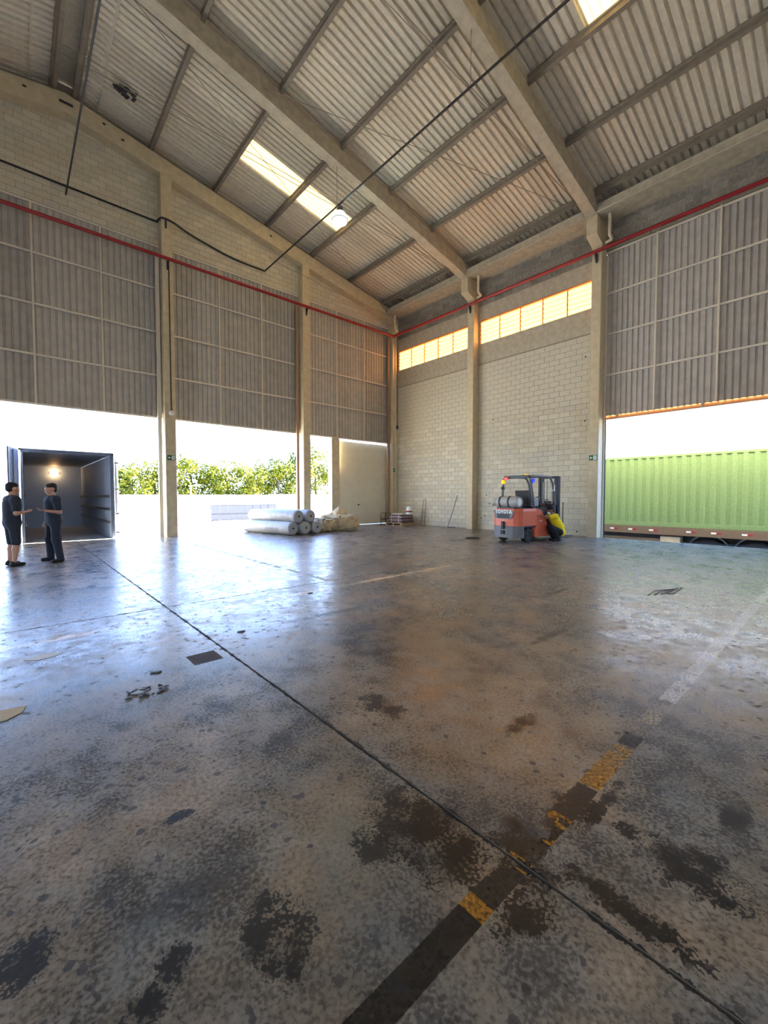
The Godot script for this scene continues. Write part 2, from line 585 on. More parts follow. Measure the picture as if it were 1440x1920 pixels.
func build_floor() -> void:
	var zones := [[-15.9, 13.0, 3.6, 2048, true], [-16.2, 6.4, 10.6, 2048, true], [-17.0, -0.5, 17.6, 1536, false]]
	var grain := noise_tex([[0.15, Color8(176, 174, 172)], [0.5, Color8(236, 235, 234)], [0.85, Color8(255, 255, 255)]], 0.05, 6, 95)
	var fm := []
	for z in zones:
		var m := StandardMaterial3D.new()
		var both := floor_image(z[0], z[1], z[2], z[3], z[4])
		m.albedo_texture = ImageTexture.create_from_image(both[0])
		m.roughness_texture = ImageTexture.create_from_image(both[1])
		m.roughness_texture_channel = BaseMaterial3D.TEXTURE_CHANNEL_RED
		m.detail_enabled = true
		m.detail_albedo = grain
		m.detail_blend_mode = BaseMaterial3D.BLEND_MODE_MUL
		m.detail_uv_layer = BaseMaterial3D.DETAIL_UV_2
		m.uv2_triplanar = true
		m.uv2_world_triplanar = true
		m.uv2_scale = Vector3.ONE / 0.83
		m.roughness = 1.0
		m.metallic_specular = 0.5
		fm.append(m)
	var other := mottled(Color8(110, 102, 90), Color8(146, 136, 120), 3.1, 0.42, 0.012, 97)
	var f := thing("floor", "worn grey concrete slab floor with oil stains and old line tape", "floor", Vector3.ZERO, 0.0, "", "structure")
	part("sub_base", sp(Vector3(-28.2, -0.5, -0.2), Vector3(0.1, -0.03, DEPTH + 0.2)), M.dark, f)
	var xs := [-28.15, -14.03, 0.06]
	var zs := [-0.12, 10.73, DEPTH]
	var gx := 0.007
	for a in 2:
		for b in 2:
			var lo := Vector2(xs[a] + (gx if a == 1 else 0.0), zs[b] + (0.007 if b == 1 else 0.0))
			var hi := Vector2(xs[a + 1] - (gx if a == 0 else 0.0), zs[b + 1] - (0.007 if b == 0 else 0.0))
			var cx := [lo.x]
			var cz := [lo.y]
			for x in [-17.0, -16.2, -15.9, -12.3, -5.6]:
				if x > lo.x and x < hi.x:
					cx.append(x)
			for z in [6.4, 13.0, 16.6, 17.0]:
				if z > lo.y and z < hi.y:
					cz.append(z)
			cx.append(hi.x)
			cz.append(hi.y)
			var mb := [MB.new(), MB.new(), MB.new(), MB.new()]
			for i in cx.size() - 1:
				for k in cz.size() - 1:
					var mid := Vector2((cx[i] + cx[i + 1]) / 2.0, (cz[k] + cz[k + 1]) / 2.0)
					var pick := 3
					for q in 3:
						var zn: Array = zones[q]
						if mid.x > zn[0] and mid.x < zn[0] + zn[2] and mid.y > zn[1] and mid.y < zn[1] + zn[2]:
							pick = q
							break
					var pts := [Vector3(cx[i], 0, cz[k]), Vector3(cx[i + 1], 0, cz[k]), Vector3(cx[i + 1], 0, cz[k + 1]), Vector3(cx[i], 0, cz[k + 1])]
					var uvs := []
					for p in pts:
						uvs.append(Vector2((p.x - zones[mini(pick, 2)][0]) / zones[mini(pick, 2)][2], (p.z - zones[mini(pick, 2)][1]) / zones[mini(pick, 2)][2]))
					var up := Vector3.UP
					mb[pick].face(pts, [up, up, up, up], uvs)
			# sides of the slab
			var s: MB = mb[3]
			var c := [Vector3(lo.x, 0, lo.y), Vector3(hi.x, 0, lo.y), Vector3(hi.x, 0, hi.y), Vector3(lo.x, 0, hi.y)]
			var outs := [Vector3(0, 0, -1), Vector3(1, 0, 0), Vector3(0, 0, 1), Vector3(-1, 0, 0)]
			for e in 4:
				s.quad(c[e], c[(e + 1) % 4], c[(e + 1) % 4] - Vector3(0, 0.03, 0), c[e] - Vector3(0, 0.03, 0), outs[e])
			var am := ArrayMesh.new()
			for q in 4:
				if mb[q].v.size():
					var one: ArrayMesh = mb[q].mesh()
					am.add_surface_from_arrays(Mesh.PRIMITIVE_TRIANGLES, one.surface_get_arrays(0))
					am.surface_set_material(am.get_surface_count() - 1, fm[q] if q < 3 else other)
			var o := MeshInstance3D.new()
			o.name = "slab"
			o.mesh = am
			f.add_child(o, true)


# ------------------------------------------------------------------ concrete frame
func build_frame() -> void:
	# gable columns and the sloping beam over them
	var gnames := ["between the rolls of fabric and the cream sliding door", "beside the open back of the box trailer", "left of the box trailer", "at the far end of the gable"]
	for i in COL_X.size():
		var x: float = COL_X[i]
		var top := 10.46 + SLOPE * (14.0 - absf(x - RIDGE)) + 0.05
		single("column", sp(Vector3(x - 0.18, -0.02, -0.2), Vector3(x + 0.18, top, 0.362), 0.012), M.concrete, "tall square concrete gable column " + gnames[i], "column", Vector3.ZERO, "", "structure")
	single("column", sp(Vector3(-0.36, -0.02, -0.2), Vector3(0.06, 11.0, 0.3), 0.012), M.concrete, "concrete corner column where the two walls meet", "column", Vector3.ZERO, "", "structure")
	var bl := PackedVector2Array([Vector2(0.1, 10.46), Vector2(RIDGE, 13.162), Vector2(-28.1, 10.46), Vector2(-28.1, 11.02), Vector2(RIDGE, 13.722), Vector2(0.1, 11.02)])
	single("beam", MB.new().prism(bl, -0.12, 0.36).mesh(), M.concrete, "sloping concrete beam along the top of the gable wall", "beam", Vector3.ZERO, "", "structure")
	var cl := PackedVector2Array([Vector2(0.1, 11.0), Vector2(RIDGE, 13.70), Vector2(-28.1, 11.0), Vector2(-28.1, 11.45), Vector2(-14.6, 14.0), Vector2(-14.35, 14.24), Vector2(-13.65, 14.24), Vector2(-13.4, 14.0), Vector2(0.1, 11.40)])
	single("trim", MB.new().prism(cl, -0.1, -0.02).mesh(), M.mortar, "dark closing strip between the gable beam and the roof sheets", "strip", Vector3.ZERO, "", "structure")
	# eave columns with corbels
	var enames := ["behind the orange forklift, between the two amber windows", "with the green exit sign, at the edge of the open loading door", "beyond the loading door", "at the far end of the eave wall"]
	for i in COL_Z.size():
		var z: float = COL_Z[i]
		for side in [1.0]:
			var t := thing("column", "square concrete column " + enames[i], "column", Vector3(0, 0, z), 0.0, "", "structure")
			part("shaft", sp(Vector3(-0.362, -0.02, -0.165), Vector3(0.1, 11.15, 0.165), 0.015), M.concrete, t)
			var prof := PackedVector2Array([Vector2(-0.36, 9.98), Vector2(-0.44, 10.02), Vector2(-0.78, 10.15), Vector2(-0.81, 10.19), Vector2(-0.81, 10.76), Vector2(-0.36, 10.76)])
			part("corbel", MB.new().prism(prof, -0.172, 0.172).mesh(), M.concrete, t)
	# rafters
	var rnames := ["over the forklift bay", "lit yellow by the skylight beside it", "above the loading door end", "far behind"]
	for i in COL_Z.size():
		var z: float = COL_Z[i]
		var pr := PackedVector2Array()
		pr.append_array([Vector2(-0.30, 10.77), Vector2(-0.86, 10.77), Vector2(-1.05, 10.80), Vector2(-1.6, 10.93), Vector2(RIDGE, 13.32), Vector2(-26.4, 10.93), Vector2(-26.95, 10.80), Vector2(-27.14, 10.77), Vector2(-27.7, 10.77), Vector2(-27.7, 11.18), Vector2(RIDGE, 13.81), Vector2(-0.30, 11.18)])
		var t := thing("beam", "long concrete roof rafter " + rnames[i], "beam", Vector3(0, 0, z), 0.0, "", "structure")
		part("web", MB.new().prism(pr, -0.165, 0.165).mesh(), M.beam, t)
	# purlins, per bay
	var bays := [[0.1, 5.135], [5.465, 10.405], [10.735, 15.685], [16.015, 20.965], [21.295, 26.3]]
	var px := [-0.95, -3.07, -5.2, -7.33, -9.45, -11.6, -13.72]
	var words := ["eave", "second from the eave", "third from the eave", "fourth from the eave", "fourth from the ridge", "second from the ridge", "ridge"]
	words = ["eave", "second", "third", "fourth", "fifth", "sixth", "ridge"]
	var bayw := ["gable bay", "bay in front of the forklift", "loading door bay", "bay behind", "last bay"]
	for b in bays.size():
		var len: float = bays[b][1] - bays[b][0]
		var sec := PackedVector2Array([Vector2(-0.05, -0.21), Vector2(0.05, -0.21), Vector2(0.05, -0.07), Vector2(0.085, -0.05), Vector2(0.085, 0.0), Vector2(-0.085, 0.0), Vector2(-0.085, -0.05), Vector2(-0.05, -0.07)])
		var pm := MB.new().prism(sec, 0.0, len).mesh()
		for side in [1.0, -1.0]:
			for i in px.size():
				if side < 0.0 and (i < 4 or b > 1):
					continue
				var x: float = px[i] if side > 0.0 else 2.0 * RIDGE - px[i]
				var o := single("purlin", pm, M.purlin, "concrete %s purlin of the %s roof slope in the %s" % [words[i], "near" if side > 0 else "far", bayw[b]], "purlin", Vector3(x, roof_y(x) - 0.015, bays[b][0]), "concrete purlins under the roof sheets", "structure")
				o.rotation.z = -atan(SLOPE) * side
	single("trim", sp(Vector3(0.13, 10.9, -0.2), Vector3(0.22, 11.9, DEPTH + 0.2)), M.plaster, "outer parapet strip behind the eave gutter", "strip", Vector3.ZERO, "", "structure")
	# precast gutter beams under the eave
	var gb := [[0.3, 5.13, "corner"], [5.47, 10.40, "forklift"], [10.74, 15.68, "loading door"], [16.02, 26.3, "rear"]]
	for g in gb:
		var s := PackedVector2Array([Vector2(-0.9, 10.80), Vector2(-0.88, 10.78), Vector2(0.12, 10.78), Vector2(0.12, 11.75), Vector2(0.0, 11.75), Vector2(0.0, 10.88), Vector2(-0.80, 10.88), Vector2(-0.80, 11.04), Vector2(-0.9, 11.04)])
		single("gutter", MB.new().prism(s, g[0], g[1]).mesh(), M.beam, "precast concrete gutter under the eave of the %s bay" % g[2], "gutter", Vector3.ZERO, "", "structure")


# ------------------------------------------------------------------ roof
func build_roof() -> void:
	var c := thing("ceiling", "dusty grey corrugated fibre cement roof sheets on purlins", "ceiling", Vector3.ZERO, 0.0, "", "structure")
	var rows := [[-13.62, -9.30, 0.034], [-9.42, -5.12, 0.017], [-5.24, 0.12, 0.0]]
	var ang := atan(SLOPE)
	var meshes := []
	for r in rows:
		meshes.append(MB.new().sheet((r[1] - r[0]) / cos(ang), 0.2016, 5, 0.05, 0.008, 2).mesh())
	var clear := MB.new().sheet((rows[1][1] - rows[1][0]) / cos(ang), 0.2016, 5, 0.05, 0.0, 2).mesh()
	for side in [1, -1]:
		for ri in 3:
			for k in range(-1, 27):
				var sky: bool = ri == 1 and (k == 2 or k == 12 or k == 22)
				var o := part("skylight_sheet" if sky else "roof_sheet", clear if sky else meshes[ri], M.skylight if sky else M.sheet[rng.randi() % 3], c)
				if sky:
					tag(o, "translucent yellowish skylight sheet")
				var lift: float = rows[ri][2] + (0.006 if k % 2 else 0.0)
				if side > 0:
					var x: float = rows[ri][0]
					o.transform = Transform3D(Basis(Vector3(0, 0, 1), -ang), Vector3(x, roof_y(x) + lift, 0.205 + k * 1.005))
				else:
					var x: float = 2.0 * RIDGE - rows[ri][0]
					o.transform = Transform3D(Basis(Vector3(0, 1, 0), PI) * Basis(Vector3(0, 0, 1), -ang), Vector3(x, roof_y(x) + lift, 0.205 + (k + 1) * 1.005))
	var cap := PackedVector2Array([Vector2(-0.85, -0.20), Vector2(-0.3, 0.2), Vector2(0.3, 0.2), Vector2(0.85, -0.20), Vector2(0.85, -0.16), Vector2(0.32, 0.24), Vector2(-0.32, 0.24), Vector2(-0.85, -0.16)])
	part("ridge_cap", MB.new().prism(cap, -0.8, 27.3).mesh(), M.sheet[2], c, Vector3(RIDGE, roof_y(RIDGE) + 0.05, 0))


# ------------------------------------------------------------------ walls
# blocks on a wall face: u runs along the wall, the face looks along `out`
func blocks(host: Node3D, u0: float, u1: float, y0: float, y1: float, place: Callable, basis: Basis, mats: Array, limit: int, keep: Callable) -> void:
	var bw := 0.41
	var bh := 0.2
	var joint := 0.008
	var full := bx(Vector3.ZERO, Vector3(bw - joint, bh - joint, 0.06), 0.004)
	var rest := MB.new()
	var made := 0
	var row := 0
	var y := y0
	while y + bh * 0.5 < y1:
		var h := minf(bh, y1 - y)
		var u := u0 - (bw / 2.0 if row % 2 else 0.0)
		while u < u1 - 0.02:
			var a := maxf(u, u0)
			var b := minf(u + bw, u1)
			if b - a > 0.05 and keep.call((a + b) / 2.0, y):
				var at: Vector3 = place.call((a + b) / 2.0, y + h / 2.0)
				if made < limit:
					var whole := b - a > bw - 0.001 and h > bh - 0.001
					var m: Mesh = full if whole else bx(Vector3.ZERO, Vector3(b - a - joint, h - joint, 0.06), 0.004)
					var o := part("block", m, mats[rng.randi() % mats.size()], host)
					o.transform = Transform3D(basis, at + basis.z * rng.randf_range(-0.0015, 0.0015))
					made += 1
				else:
					rest.xf = Transform3D(basis, at)
					rest.box(Vector3.ZERO, Vector3(b - a - joint, h - joint, 0.06), 0.004)
			u += bw
		y += bh
		row += 1
	if rest.v.size():
		var o := part("upper_blocks", rest.mesh(), mats[0], host)
		o.set_meta("kind", "stuff")

func cladding(host: Node3D, u0: float, u1: float, y0: float, y1: float, girts: Array, posts: Array, place: Callable, basis: Basis) -> void:
	# corrugated sheets upright, then steel rails and posts on the inner side. place(u, y, d): d metres in front of the sheet line
	var waves := 5
	var pitch := 0.196
	var count := int(ceil((u1 - u0) / (waves * pitch)))
	var w := (u1 - u0) / count
	var m := MB.new().sheet(y1 - y0, w / waves, waves, 0.035, 0.006, 1).mesh()
	for k in count:
		var o := part("cladding_sheet", m, M.clad[rng.randi() % 3], host)
		# local x -> up, local y -> outwards, local z -> along the wall
		o.transform = Transform3D(Basis(Vector3.UP, -basis.z, Vector3.UP.cross(-basis.z)), place.call(u0 + w * k if Vector3.UP.cross(-basis.z).dot(basis.x) > 0 else u0 + w * (k + 1), y0, -0.02 - 0.004 * (k % 2)))
	for g in girts:
		var o := part("girt", bx(Vector3.ZERO, Vector3(u1 - u0, 0.06, 0.05), 0.006), M.rail_steel, host)
		o.transform = Transform3D(basis, place.call((u0 + u1) / 2.0, g, 0.022))
	for p in posts:
		var o := part("mullion", bx(Vector3.ZERO, Vector3(0.05, y1 - y0 - 0.02, 0.05), 0.006), M.rail_steel, host)
		o.transform = Transform3D(basis, place.call(p, (y0 + y1) / 2.0, 0.045))

func gable_bottom(x: float) -> float:
	return 10.46 + SLOPE * (14.0 - absf(x - RIDGE))

func build_gable_wall() -> void:
	var bays := [[-5.43, -0.36, "corner bay over the cream door"], [-11.035, -5.79, "middle bay over the rolls of fabric"], [-16.64, -11.395, "ridge bay over the box trailer"], [-22.24, -17.0, "bay left of the ridge"], [-28.0, -22.6, "last bay of the gable"]]
	var id := Basis()
	for i in bays.size():
		var a: float = bays[i][0]
		var b: float = bays[i][1]
		var w := thing("wall_back", "pale concrete block infill under the gable beam, " + bays[i][2], "wall", Vector3.ZERO, 0.0, "", "structure")
		var poly := PackedVector2Array([Vector2(a, 10.34), Vector2(b, 10.34), Vector2(b, gable_bottom(b) + 0.3)])
		if a < RIDGE and b > RIDGE:
			poly.append(Vector2(RIDGE, gable_bottom(RIDGE) + 0.3))
		poly.append(Vector2(a, gable_bottom(a) + 0.3))
		part("mortar", MB.new().prism(poly, -0.14, -0.006).mesh(), M.mortar, w)
		if i < 3:
			blocks(w, a, b, 10.34, 13.6, func(u: float, y: float) -> Vector3: return Vector3(u, y, -0.03), id, M.block, 300, func(u: float, y: float) -> bool: return y < gable_bottom(u) + 0.1)
		var s := thing("wall_back", "grey ribbed steel cladding on rails above the door opening, " + bays[i][2], "wall", Vector3.ZERO, 0.0, "", "structure")
		var third := (b - a) / 3.0
		cladding(s, a, b, 4.25, 10.33, [5.775, 7.3, 8.825, 10.31, 4.28], [a + third, a + 2.0 * third], func(u: float, y: float, d: float) -> Vector3: return Vector3(u, y, -0.06 + d), id)
	# rusty guide posts for the sliding doors
	for g in [[-11.5, "beside the trailer column"], [-5.93, "beside the fabric roll column"], [-0.47, "beside the corner column"]]:
		var t := thing("trim", "brown steel door guide post " + g[1], "door post", Vector3(g[0], 0, 0.08), 0.0, "", "structure")
		part("channel", MB.new().prism(PackedVector2Array([Vector2(-0.06, -0.05), Vector2(0.06, -0.05), Vector2(0.06, -0.03), Vector2(-0.04, -0.03), Vector2(-0.04, 0.05), Vector2(-0.06, 0.05)]), 0, 9.9).mesh(), M.post if g[0] > -6 else M.rail_steel, t).rotation.x = -PI / 2
		part("end_plate", bx(Vector3(0, 9.9, 0), Vector3(0.16, 0.02, 0.14)), M.rail_steel, t)
	# short post and cream sliding door leaf in the corner bay
	single("column", sp(Vector3(-4.05, -0.02, -0.3), Vector3(-3.6, 4.24, 0.02), 0.01), M.concrete, "short grey post dividing the corner door opening", "column", Vector3.ZERO, "", "structure")
	var d := thing("door_1", "plain cream door leaf closing the corner opening", "door", Vector3(0, 0, -0.22), 0.0, "", "structure")
	part("leaf", sp(Vector3(-3.58, 0.01, -0.05), Vector3(-0.16, 4.19, 0.0), 0.005), M.cream, d)
	part("wicket", sp(Vector3(-3.55, 0.02, 0.0), Vector3(-2.2, 2.1, 0.012), 0.004), M.cream, d)
	part("handle", MB.new().cyl(Vector3(-2.28, 1.02, 0.01), Vector3(-2.28, 1.02, 0.07), 0.035, 0.035, 10).mesh(), M.black, d)

const HOLES := [[6.45, 10.1], [4.73, 6.27], [4.17, 10.12], [1.51, 5.95], [1.14, 6.12], [0.6, 5.88], [0.49, 5.69], [1.17, 9.04], [0.15, 9.89]]

func build_eave_wall() -> void:
	var bs := Basis(Vector3(0, 0, 1), Vector3(0, 1, 0), Vector3(-1, 0, 0))
	var face := func(u: float, y: float) -> Vector3: return Vector3(0.03, y, u)
	var names := ["corner bay beside the pallet of flat packs", "bay behind the orange forklift"]
	var spans := [[0.31, 5.135], [5.465, 10.405]]
	var wins := [[0.39, 4.92], [5.56, 10.35]]
	for i in 2:
		var a: float = spans[i][0]
		var b: float = spans[i][1]
		var w := thing("wall_right", "pale concrete block wall of the " + names[i], "wall", Vector3.ZERO, 0.0, "", "structure")
		part("mortar", sp(Vector3(0.006, -0.02, a), Vector3(0.15, 7.24, b)), M.mortar, w)
		blocks(w, a, b, 0.0, 7.22, face, bs, M.block, 300, func(_u: float, _y: float) -> bool: return true)
		for q in HOLES:
			if q[1] > a and q[1] < b:
				part("anchor_hole", MB.new().cyl(Vector3(-0.004, q[0], q[1]), Vector3(0.02, q[0], q[1]), 0.03, 0.03, 8).mesh(), M.black, w)
		part("sill_beam", sp(Vector3(-0.006, 7.24, a), Vector3(0.15, 8.11, b), 0.01), M.plaster, w)
		part("lintel_beam", sp(Vector3(-0.006, 9.12, a), Vector3(0.15, 9.72, b), 0.01), M.plaster, w)
		for e in [[a, wins[i][0]], [wins[i][1], b]]:
			if e[1] - e[0] > 0.01:
				part("jamb", sp(Vector3(-0.004, 8.11, e[0]), Vector3(0.15, 9.12, e[1])), M.plaster, w)
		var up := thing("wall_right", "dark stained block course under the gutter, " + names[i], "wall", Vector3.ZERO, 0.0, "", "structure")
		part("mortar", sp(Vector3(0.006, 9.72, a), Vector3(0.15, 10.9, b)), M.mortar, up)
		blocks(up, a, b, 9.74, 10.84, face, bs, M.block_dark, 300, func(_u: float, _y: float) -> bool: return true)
		# louvred window
		var lw := thing("window_%d" % (i + 1), "long high window of glowing amber ribbed panes, " + names[i], "window", Vector3.ZERO, 0.0, "", "structure")
		var z0: float = wins[i][0]
		var z1: float = wins[i][1]
		for k in 6:
			var z := lerpf(z0, z1, k / 5.0)
			part("mullion", sp(Vector3(0.02, 8.12, z - 0.022), Vector3(0.08, 9.11, z + 0.022), 0.004), M.rust, lw)
		part("head_rail", sp(Vector3(0.0, 9.06, z0), Vector3(0.09, 9.115, z1), 0.004), M.rust, lw)
		# translucent fibreglass panes with level waves, a slit left open over the sill
		var w5 := (z1 - z0) / 5.0 - 0.046
		var pane := MB.new()
		var steps := 60
		for q in steps:
			var pa := []
			var na := []
			for e in [q, q + 1]:
				var y: float = 8.12 + 0.945 * e / steps
				var ph: float = TAU * (y - 8.12) / 0.18
				pa.append(Vector2(0.05 + 0.026 * sin(ph), y))
				na.append(Vector3(-1, 0.026 * cos(ph) * TAU / 0.18, 0).normalized())
			pane.face([Vector3(pa[0].x, pa[0].y, -w5 / 2), Vector3(pa[0].x, pa[0].y, w5 / 2), Vector3(pa[1].x, pa[1].y, w5 / 2), Vector3(pa[1].x, pa[1].y, -w5 / 2)], [na[0], na[0], na[1], na[1]])
		var pm := pane.mesh()
		for k in 5:
			part("pane", pm, M.louvre, lw, Vector3(0, 0, lerpf(z0, z1, (k + 0.5) / 5.0)))
	# loading door bay: cladding above the opening
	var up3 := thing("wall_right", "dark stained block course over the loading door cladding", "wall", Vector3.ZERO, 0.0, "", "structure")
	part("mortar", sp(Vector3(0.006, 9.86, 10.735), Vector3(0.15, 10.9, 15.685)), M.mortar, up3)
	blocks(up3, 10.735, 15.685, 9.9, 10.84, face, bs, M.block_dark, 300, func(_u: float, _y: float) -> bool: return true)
	var s := thing("wall_right", "grey brown ribbed steel cladding on rails above the loading door", "wall", Vector3.ZERO, 0.0, "", "structure")
	cladding(s, 10.74, 15.68, 4.25, 9.86, [5.64, 7.03, 8.42, 9.81], [12.27, 13.87], func(u: float, y: float, d: float) -> Vector3: return Vector3(0.06 - d, y, u), bs)
	var l := thing("trim", "rusty orange steel lintel angle over the loading door", "lintel", Vector3.ZERO, 0.0, "", "structure")
	part("angle", MB.new().prism(PackedVector2Array([Vector2(-0.02, 4.12), Vector2(0.14, 4.12), Vector2(0.14, 4.27), Vector2(0.12, 4.27), Vector2(0.12, 4.14), Vector2(-0.02, 4.14)]), 10.74, 15.68).mesh(), M.rust, l)
	for z in [11.2, 13.55, 15.2]:
		part("bracket", bx(Vector3(0.0, 4.19, z), Vector3(0.05, 0.13, 0.06), 0.005), M.plaster, l)
	var g := thing("trim", "upright steel door track at the edge of the loading door", "door track", Vector3.ZERO, 0.0, "", "structure")
	part("track", sp(Vector3(0.0, 0, 10.745), Vector3(0.10, 9.7, 10.80), 0.004), M.rail_steel, g)
	part("seal", sp(Vector3(0.02, 0, 10.80), Vector3(0.07, 4.1, 10.82)), M.black, g)
	# bays further along, outside the picture
	for e in [[16.015, 20.965], [21.295, DEPTH]]:
		single("wall_right", sp(Vector3(0.0, -0.02, e[0]), Vector3(0.15, 11.2, e[1])), M.plaster, "plain block wall of an eave bay beyond the loading door, from %d metres" % int(e[0]), "wall", Vector3.ZERO, "", "structure")

func build_hidden_walls() -> void:
	# the rest of the hall, behind and beside the camera
	var f := thing("wall_front", "block gable wall at the other end of the hall", "wall", Vector3.ZERO, 0.0, "", "structure")
	part("face", MB.new().prism(PackedVector2Array([Vector2(-28.2, 4.25), Vector2(0.15, 4.25), Vector2(0.15, 11.3), Vector2(RIDGE, 14.0), Vector2(-28.2, 11.3)]), DEPTH, DEPTH + 0.2).mesh(), M.plaster, f)
	for e in [[-28.2, -16.8], [-11.2, 0.15]]:  # unseen opening left between these, added to brighten the hall
		part("lower_face", sp(Vector3(e[0], -0.02, DEPTH), Vector3(e[1], 4.25, DEPTH + 0.2)), M.plaster, f)
	var l := thing("wall_left", "eave wall across the hall with one unseen opening added for daylight", "wall", Vector3.ZERO, 0.0, "", "structure")
	for s in [[-0.1, 10.57, 0.0], [10.57, 15.85, 4.25], [15.85, DEPTH, 0.0]]:  # middle stretch is open below, an added gap to let daylight in
		part("face", sp(Vector3(-28.15, s[2] - 0.02, s[0]), Vector3(-28.0, 11.3, s[1])), M.plaster, l)


# ------------------------------------------------------------------ yard
func build_yard() -> void:
	single("ground", sp(Vector3(-120, GROUND - 0.3, -120), Vector3(120, GROUND, 120)), M.asphalt, "sunlit pale yard pavement around the hall", "ground", Vector3.ZERO, "", "structure")
	var dock := thing("dock_wall", "concrete dock wall under the floor edge", "dock", Vector3.ZERO, 0.0, "", "structure")
	part("gable_side", sp(Vector3(-28.2, GROUND, -0.5), Vector3(0.3, -0.035, -0.25)), M.plaster, dock)
	part("eave_side", sp(Vector3(0.11, GROUND, -0.25), Vector3(0.3, -0.035, DEPTH)), M.plaster, dock)
	part("sill", sp(Vector3(-28.2, -0.035, -0.9), Vector3(0.1, -0.004, -0.125), 0.004), M.yardwhite, dock)
	# white boundary wall with coping
	var bw := thing("wall_yard", "low white boundary wall in front of the trees", "wall", Vector3(0, 0, -31), 0.0, "", "structure")
	part("face", sp(Vector3(-40, GROUND, -0.2), Vector3(9.5, 1.55, 0.0)), M.yardwhite, bw)
	part("coping", sp(Vector3(-40, 1.55, -0.26), Vector3(9.55, 1.62, 0.06)), M.plaster, bw)
	var bw2 := thing("wall_yard", "white boundary wall set back beyond the corner", "wall", Vector3(0, 0, -34), 0.0, "", "structure")
	part("face", sp(Vector3(9.5, GROUND, -0.2), Vector3(60, 1.7, 0.0)), M.yardwhite, bw2)
	# sliding yard gate
	var g := thing("yard_gate", "low metal yard gate with grey panels in a barred frame", "gate", Vector3(-0.9, GROUND, -25.5))
	for x in 9:
		part("post", sp(Vector3(x * 0.86 - 0.03, 0.08, -0.03), Vector3(x * 0.86 + 0.03, 1.62, 0.03)), M.dark, g)
	for y in [0.1, 0.72, 1.6]:
		part("rail", sp(Vector3(0, y - 0.03, -0.025), Vector3(6.9, y + 0.03, 0.025)), M.dark, g)
	for x in 8:
		for r in [[0.13, 0.69], [0.75, 1.57]]:
			part("panel", sp(Vector3(x * 0.86 + 0.05, r[0], -0.008), Vector3(x * 0.86 + 0.81, r[1], 0.008)), M.gate_panel, g)
	part("wheel", MB.new().cyl(Vector3(0.1, 0.06, -0.03), Vector3(0.1, 0.06, 0.03), 0.06, 0.06, 12).mesh(), M.black, g)
	part("wheel", MB.new().cyl(Vector3(6.7, 0.06, -0.03), Vector3(6.7, 0.06, 0.03), 0.06, 0.06, 12).mesh(), M.black, g)
	# lamp post on the wall line
	var lp := thing("lamp_post", "thin pale lamp post beside the concrete column", "lamp post", Vector3(-1.4, GROUND, -30.0))
	part("pole", MB.new().cyl(Vector3.ZERO, Vector3(0, 3.6, 0), 0.07, 0.05, 10).mesh(), M.yardwhite, lp)
	part("head", bx(Vector3(0.25, 3.62, 0), Vector3(0.6, 0.09, 0.18), 0.02), M.yardwhite, lp)
	# trees
	var leaf := [mottled(Color8(80, 84, 18), Color8(112, 114, 34), 3.0, 0.8, 0.03, 101), mottled(Color8(44, 58, 22), Color8(72, 86, 30), 3.0, 0.8, 0.03, 102), mottled(Color8(90, 92, 24), Color8(126, 126, 44), 3.0, 0.8, 0.03, 103)]
	for m in leaf:
		m.metallic_specular = 0.1
		m.backlight_enabled = true
		m.backlight = Color8(60, 72, 24)
	var bark := plain(Color8(92, 78, 62), 0.9)
	var spots := [[-11.5, -36.0, 6.4, 2.8, "far left of the trailer"], [-8.2, -38.5, 6.8, 2.6, "behind the trailer roof"], [-5.6, -36.5, 6.2, 2.4, "just right of the trailer"], [-3.0, -38.0, 7.0, 2.4, "left of the column"], [-0.6, -36.5, 7.6, 2.3, "half hidden by the column"], [1.4, -39.0, 8.6, 2.7, "right of the column, with a tall crown"], [3.8, -37.0, 7.4, 2.4, "above the left end of the gate"], [6.0, -39.0, 7.6, 2.5, "above the middle of the gate"], [8.2, -37.0, 7.8, 2.4, "above the right end of the gate"], [10.4, -39.0, 8.2, 2.5, "above the rolls of fabric"], [12.6, -37.5, 7.8, 2.4, "left of the dividing column"], [14.8, -39.0, 9.4, 2.5, "tall, beside the dividing column"], [17.2, -38.0, 10.2, 2.6, "behind the dividing column"], [19.6, -39.0, 11.4, 3.0, "tallest, in the narrow opening"], [22.0, -38.0, 9.8, 2.6, "beside the short post"]]
	for s in spots:
		var h: float = s[2]
		var r: float = s[3] + 0.5
		var t := thing("tree", "sunlit leafy tree beyond the boundary wall, " + s[4], "tree", Vector3(s[0], GROUND, s[1]), 0.0, "trees beyond the boundary wall")
		part("trunk", MB.new().tube([Vector3.ZERO, Vector3(0.1, h * 0.3, 0), Vector3(-0.1, h * 0.6, 0.1)], 0.16, 8).mesh(), bark, t)
		var mb := MB.new()
		var lobes := []
		for k in 20:
			var a := rng.randf() * TAU
			var q := sqrt(rng.randf()) * r * 0.75
			lobes.append([Vector3(cos(a) * q, h * rng.randf_range(0.22, 0.86), sin(a) * q * 0.8), r * rng.randf_range(0.28, 0.5)])
		for k in 2400:
			var lb: Array = lobes[rng.randi() % lobes.size()]
			var d := Vector3(rng.randfn(), rng.randfn(), rng.randfn()).normalized()
			var p: Vector3 = lb[0] + d * lb[1] * rng.randf_range(0.7, 1.05)
			var nn := (d + Vector3(rng.randf() - 0.5, rng.randf() * 0.8, rng.randf() - 0.5)).normalized()
			var u := nn.cross(Vector3(rng.randf() - 0.5, rng.randf() - 0.5, rng.randf() - 0.5)).normalized()
			var w := nn.cross(u)
			var e := rng.randf_range(0.11, 0.23)
			mb.quad(p - u * e, p - w * e * 0.5, p + u * e, p + w * e * 0.5, nn)
